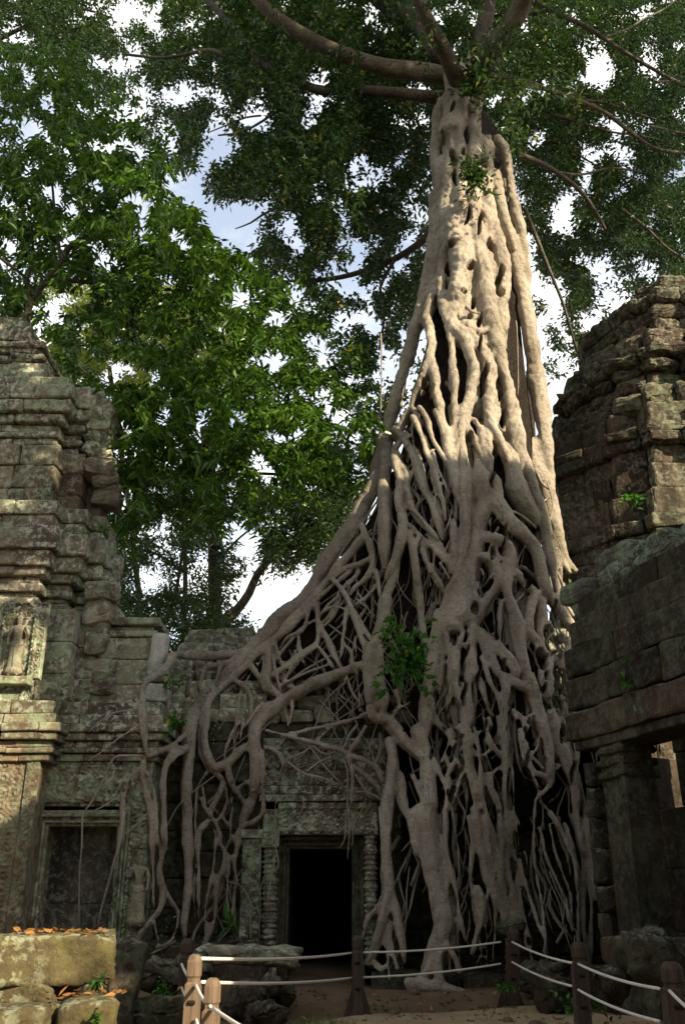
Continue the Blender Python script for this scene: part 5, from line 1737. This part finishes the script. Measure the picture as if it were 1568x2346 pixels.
stone_thing('leaning_pillar', 'grey broken pillar leaning behind the golden blocks', c, (sz[0], .35, sz[2]), .1, .05, .03, 'stone_dark', (0, .12))
c, sz = bulk(452, 680, 2170, 2222, 12.9, .9)
stone_thing('stone_slab', 'lichen spotted slab with rusty underside beside the doorway', c, (sz[0], sz[1], sz[2] * .75), -.05, .05, .03, 'stone_lichen', (0, .04))
for k, (a, b, cc, d, Y) in enumerate(((300, 400, 2210, 2280, 11.8), (392, 480, 2196, 2262, 12.2), (520, 600, 2255, 2330, 12.2), (600, 650, 2250, 2300, 12.5), (560, 640, 2300, 2370, 11.2), (300, 420, 2290, 2380, 10.4))):
    c, sz = bulk(a, b, cc, d, Y, .7)
    lab = ['dark rubble stone between leaning pillar and fence', 'dark rubble stone just left of the dark fence post', 'brown boulder below the lichen spotted slab',
           'small rounded boulder just left of the doorway path', 'low brown boulder near the grass tuft', 'large dark stone in the shade left of the pale posts'][k]
    stone_thing('rubble_stone', lab, c, sz, random.uniform(-.3, .3), .16, .05, 'stone_dark', (random.uniform(-.2, .2), random.uniform(-.15, .15)), 'rubble stones along the wall foot')
for k, (a, b, cc, d, Y) in enumerate(((1440, 1568, 2130, 2250, 10.2), (1380, 1450, 2220, 2300, 10.6), (1200, 1300, 2215, 2270, 14.2), (1230, 1330, 2240, 2320, 12.9), (1150, 1210, 2120, 2150, 14.6))):
    c, sz = bulk(a, b, cc, d, Y, .7)
    lab = ['big mossy stone against the foot of the right-hand pillar', 'dark stone left of the big mossy stone', 'dark stone behind the rope right of the roots', 'half hidden stone between the two right fence posts', 'flat grey stone on which the thin root tips stand'][k]
    stone_thing('rubble_stone', lab, c, sz, random.uniform(-.3, .3), .12, .045, 'stone_dark', (random.uniform(-.15, .15), random.uniform(-.15, .15)), 'rubble stones along the wall foot')

# ------------------------------------------------------------------ fence posts and ropes
def fence_post(label, x, y, z0, z1, wd, mat, lean=0.0, brace=False):
    t = thing('fence_post', label, 'post', (x, y, z0), 'posts of the rope fence')
    H = z1 - z0
    prof = [(0, wd / 2), (H - .20, wd / 2), (H - .185, wd * .40), (H - .16, wd * .40), (H - .145, wd * .47), (H - .05, wd * .47), (H - .012, wd * .36), (H, wd * .2)]
    mb = MB()
    n = 12
    V = []
    for k, (z, r) in enumerate(prof):
        sq = 1.0 if k < 2 else .45
        for a in np.linspace(0, 2 * PI, n, endpoint=False) + PI / n:
            ca, sa = math.cos(a), math.sin(a)
            q = r / max(abs(ca), abs(sa)) * sq + r * 1.08 * (1 - sq)
            q = min(q, r * 1.36)
            V.append((ca * q + lean * z, sa * q, z))
    V = np.array(V)
    F_ = [(k * n + j, k * n + (j + 1) % n, (k + 1) * n + (j + 1) % n, (k + 1) * n + j) for k in range(len(prof) - 1) for j in range(n)]
    F_.append(tuple(range((len(prof) - 1) * n, len(prof) * n)))
    V = V + np.array([x, y, z0])
    mb.add(V, F_)
    shaft = mb.build('shaft', M[mat], t)
    for a in (H - .32, H - .62):
        mb = MB(); tube(mb, np.array([(x + lean * a - wd * .2, y - wd * .52, z0 + a), (x + lean * a + wd * .2, y - wd * .52, z0 + a)]), .018, 6)
        mb.build('rope_hole', M['void'], shaft)
    if brace:
        for s_ in (-1, 1):
            b = MB()
            pts = np.array([(x + s_ * wd * .5, y, z0), (x + s_ * wd * 1.3, y, z0), (x + s_ * wd * .5, y, z0 + .36)])
            a = np.concatenate([pts - [0, .02, 0], pts + [0, .02, 0]])
            b.add(a, [(0, 1, 2), (5, 4, 3), (0, 3, 4, 1), (1, 4, 5, 2), (2, 5, 3, 0)])
            b.build('foot_brace', M[mat], t)
    return t
def top_at(px, py, Y): return P(px, py, Y)[0]
pA = top_at(447, 2186, 7.6); pB = top_at(488, 2240, 6.9); pC = top_at(430, 2150, 11.6); pD = top_at(818, 2143, 13.1); pE = top_at(1158, 2128, 13.9); pF = top_at(1316, 2158, 10.8); pG = top_at(1524, 2203, 8.2)
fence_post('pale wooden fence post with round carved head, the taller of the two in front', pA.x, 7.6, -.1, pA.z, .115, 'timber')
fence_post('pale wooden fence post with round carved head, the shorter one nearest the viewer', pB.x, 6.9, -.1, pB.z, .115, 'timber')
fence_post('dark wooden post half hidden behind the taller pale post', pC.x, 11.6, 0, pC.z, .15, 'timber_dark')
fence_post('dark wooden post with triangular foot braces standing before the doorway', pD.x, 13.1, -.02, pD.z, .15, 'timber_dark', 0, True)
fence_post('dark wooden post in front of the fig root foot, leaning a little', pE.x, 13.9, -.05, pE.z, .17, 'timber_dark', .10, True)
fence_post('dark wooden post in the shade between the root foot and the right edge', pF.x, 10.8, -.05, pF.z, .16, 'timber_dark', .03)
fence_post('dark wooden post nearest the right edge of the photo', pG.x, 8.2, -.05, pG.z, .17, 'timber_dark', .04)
def rope(label, a, b, sag=.02):
    pts = []
    for k in range(13):
        t = k / 12
        p = a.lerp(b, t); p.z -= sag * 4 * t * (1 - t)
        pts.append(tuple(p))
    mb = MB(); tube(mb, np.array(pts), .0135, 7)
    # laid strands
    p = np.array(pts); L_ = np.linalg.norm(p[-1] - p[0]); n = int(L_ / .02)
    tt = np.linspace(0, 1, n); base = np.stack([np.interp(tt, np.linspace(0, 1, 13), p[:, k]) for k in range(3)], 1)
    ph = tt * L_ / .05 * 2 * PI
    tube(mb, base + .0065 * np.stack([np.cos(ph) * .3, np.cos(ph), np.sin(ph)], 1), .009, 5)
    o = mb.build('rope', M['rope'], None, True)
    return tag(o, label, 'rope', 'ropes of the fence')
V_ = Vector
def lvl(p, d, dx=0, Y=None): return V_((p.x + dx, (Y or p.y), p.z - d))
for up, d in (('upper', .20), ('lower', .52)):
    dA = .10 if up == 'upper' else .42
    rope(f'{up} white rope from the taller pale post to the braced dark post', V_((P(462, 2196 if up == 'upper' else 2250, 7.6)[0])), V_(P(806, 2183 if up == 'upper' else 2240, 13.1)[0]), .03)
    rope(f'{up} white rope across the fig foot between the braced post and the leaning post', V_(P(832, 2182 if up == 'upper' else 2239, 13.1)[0]), V_(P(1146, 2158 if up == 'upper' else 2208, 13.9)[0]), .03)
    rope(f'{up} white rope from the leaning post to the shaded post on its right', V_(P(1172, 2158 if up == 'upper' else 2204, 13.8)[0]), V_(P(1308, 2206 if up == 'upper' else 2259, 10.8)[0]), .03)
    rope(f'{up} white rope from the shaded post to the post nearest the right edge', V_(P(1322, 2208 if up == 'upper' else 2267, 10.75)[0]), V_(P(1508, 2265 if up == 'upper' else 2340, 8.2)[0]), .03)
    rope(f'{up} white rope leaving the frame at the right edge', V_(P(1532, 2270 if up == 'upper' else 2350, 8.1)[0]), V_(P(1700, 2400 if up == 'upper' else 2480, 6.0)[0]), .03)
    rope(f'{up} white rope between the two pale posts', V_(P(449, 2258 if up == 'upper' else 2336, 7.52)[0]), V_(P(482, 2306 if up == 'upper' else 2420, 6.85)[0]), .02)
    rope(f'{up} white rope from the taller pale post back to the half hidden dark post', V_(P(440, 2246 if up == 'upper' else 2300, 7.6)[0]), V_(P(416, 2208 if up == 'upper' else 2262, 11.6)[0]), .02)
rope('white rope from the shorter pale post leaving at the bottom of the photo', V_(P(488, 2311, 6.82)[0]), V_(P(640, 2400, 5.6)[0]), .01)

# ------------------------------------------------------------------ small plants
def bush(name, label, px, py, Y, w_, h_, n, ln, wd, mat='shrub_leaf', cat='plant', stems=6, lean=(0, -.3, .2), gap=.0):
    c, m_ = P(px, py, Y)
    t = thing(name, label, cat, tuple(c))
    W, H = w_ * m_ / 2, h_ * m_ / 2
    u = rng.normal(0, 1, (n, 3)); u /= np.linalg.norm(u, axis=1)[:, None]; u *= rng.uniform(.15, 1.15, (n, 1)) * (1 + .45 * np.sin(4 * np.arctan2(u[:, 2:], u[:, :1]) + px))
    pts = np.array(c) + u * np.array([W, min(W, H) * .7, H]) + np.array([0, -.1, 0])
    d = u * np.array([.5, .5, .2]) + np.array(lean) * 1.5 + rng.normal(0, .6, (n, 3))
    mb = MB(); leaf_cluster(mb, pts, d, ln, wd)
    mb.build('foliage', M[mat], t)
    mb = MB()
    for k in range(stems):
        q = pts[rng.integers(n)]
        a = np.array(c) + np.array([rng.uniform(-.2, .2) * W, .15, -H * rng.uniform(.4, 1)])
        tube(mb, catmull([a, (a + q) / 2 + rng.normal(0, .04, 3), q], .1)[:, :3], .008, 5)
    mb.build('stem', M['dark_bark'], t)
    return t
bush('shrub', 'leafy green shrub growing out of the fig trunk above the doorway', 935, 1512, 15.15, 118, 150, 330, .17, .105)
bush('creeper', 'small green plant hanging from the fig among the upper trunk roots', 1085, 410, 16.3, 75, 110, 420, .16, .07, 'fig_leaf')
bush('creeper', 'dark leaf tuft in the crotch where the fig limbs part', 1088, 200, 16.6, 70, 130, 420, .18, .08, 'fig_leaf')
bush('seedling', 'small bright seedling on the gallery wall left of the roots', 396, 1568, 15.1, 38, 44, 20, .16, .06)
bush('seedling', 'seedling with rounded leaves at the bend of the buttress root', 405, 1652, 15.0, 46, 40, 22, .13, .09)
bush('seedling', 'few dim green leaves sprouting from the right-hand vault wall', 1440, 1560, 12.3, 50, 110, 16, .17, .10)
bush('seedling', 'tuft of bright leaves on a ledge of the right tower', 1445, 1148, 17.2, 46, 34, 40, .16, .08)
bush('seedling', 'small fern on the left tower beside the projecting tree branch', 238, 1215, 14.9, 26, 26, 16, .14, .05)
bush('seedling', 'long strap-leaved plant at the wall foot left of the doorway', 532, 2125, 15.2, 46, 50, 10, .34, .075, lean=(0, -.3, .5))
bush('seedling', 'trailing plant in the gap between the rubble and pale posts', 372, 2275, 11.2, 50, 50, 60, .07, .04)
bush('seedling', 'yellowish sprig growing on the front of the long golden block', 233, 2245, 8.5, 22, 30, 26, .06, .03)
bush('seedling', 'yellowish sprig beside the bottom left stones', 228, 2330, 7.75, 20, 36, 24, .06, .03)
bush('seedling', 'low weeds at the right-hand wall foot behind the ropes', 1330, 2300, 11.4, 120, 50, 120, .08, .05)
bush('seedling', 'small weed between the exposed root and the leaning post', 1265 - 110, 2262, 13.6, 60, 26, 40, .08, .05)
bush('seedling', 'sunlit sprig seen between the prop root and the vault', 1302, 1370, 17.8, 30, 60, 60, .12, .06, 'back_leaf')
# grass tufts
mb = MB()
for (px, py, Y, n, sp) in ((735, 2290, 11.9, 90, .30), (690, 2300, 11.7, 50, .25), (790, 2292, 11.9, 24, .2), (870, 2270, 13.3, 40, .3), (1130, 2270, 13.4, 30, .3)):
    c, _ = P(px, py, Y)
    for k in range(n):
        x, y = c.x + rng.normal(0, sp), Y + rng.normal(0, .2)
        h = rng.uniform(.06, .17); z = gz(x, y); a = rng.uniform(0, 6.28); ln_ = rng.normal(0, .05, 2)
        dx_, dy_ = math.cos(a) * .006, math.sin(a) * .006
        mb.add([(x - dx_, y - dy_, z), (x + dx_, y + dy_, z), (x + dx_ * .6 + ln_[0] * .5, y + dy_ * .6 + ln_[1] * .5, z + h * .6), (x - dx_ * .6 + ln_[0] * .5, y - dy_ * .6 + ln_[1] * .5, z + h * .6), (x + ln_[0] * 1.4, y + ln_[1] * 1.4, z + h)], [(0, 1, 2, 3), (3, 2, 4)])
tag(mb.build('grass', M['grass']), kind='stuff')
# gravel and clods on the trodden earth
mb = MB()
for k in range(520):
    x, y = rng.uniform(-2.2, 4.2), rng.uniform(9.5, 15)
    q = rng.uniform(.01, .035) * (2.2 if rng.random() < .08 else 1)
    block(mb, (x, y, gz(x, y) + .012 + q * .2), (q * 2, q * 1.6, q * 1.2), rng.uniform(0, 3), q * .5, q * .12, 4)
tag(mb.build('gravel', M['earth']), kind='stuff')
# fallen leaves
mb = MB()
pts = []
cblk, sblk = bulk(-70, 222, 2150, 2262, 8.35, 1.0)
for k in range(85):
    pts.append((cblk[0] + min(.38, rng.normal(.08, .22)) * sblk[0] * .9, cblk[1] + rng.uniform(-.45, .5) * .9, cblk[2] + sblk[2] / 2 + .03))
for k in range(26):
    c2, s2 = bulk(108, 246, 2296, 2400, 7.9, .8)
    pts.append((c2[0] + rng.uniform(-.45, .45) * s2[0], c2[1] + rng.uniform(-.45, .45) * .8, c2[2] + s2[2] / 2 + .025))
for k in range(420):
    x, y = rng.uniform(-3, 4), rng.uniform(9.5, 14.8)
    pts.append((x, y, gz(x, y) + .025))
for k in range(26): pts.append((rng.uniform(-5.0, -3.4), rng.uniform(14.85, 15.1), 4.42))
for k in range(40):
    x = rng.uniform(-3.2, -2.2); q = rng.uniform(0, 1); pts.append((x, 15.95 + q * .5, 4.5 + q * 1.0))
pts = np.array(pts)
d = rng.normal(0, 1, (len(pts), 3)); d[:, 2] *= .18
leaf_cluster(mb, pts, d, .085, .045, -.05)
tag(mb.build('fallen_leaves', M['dry_leaf']), kind='stuff')
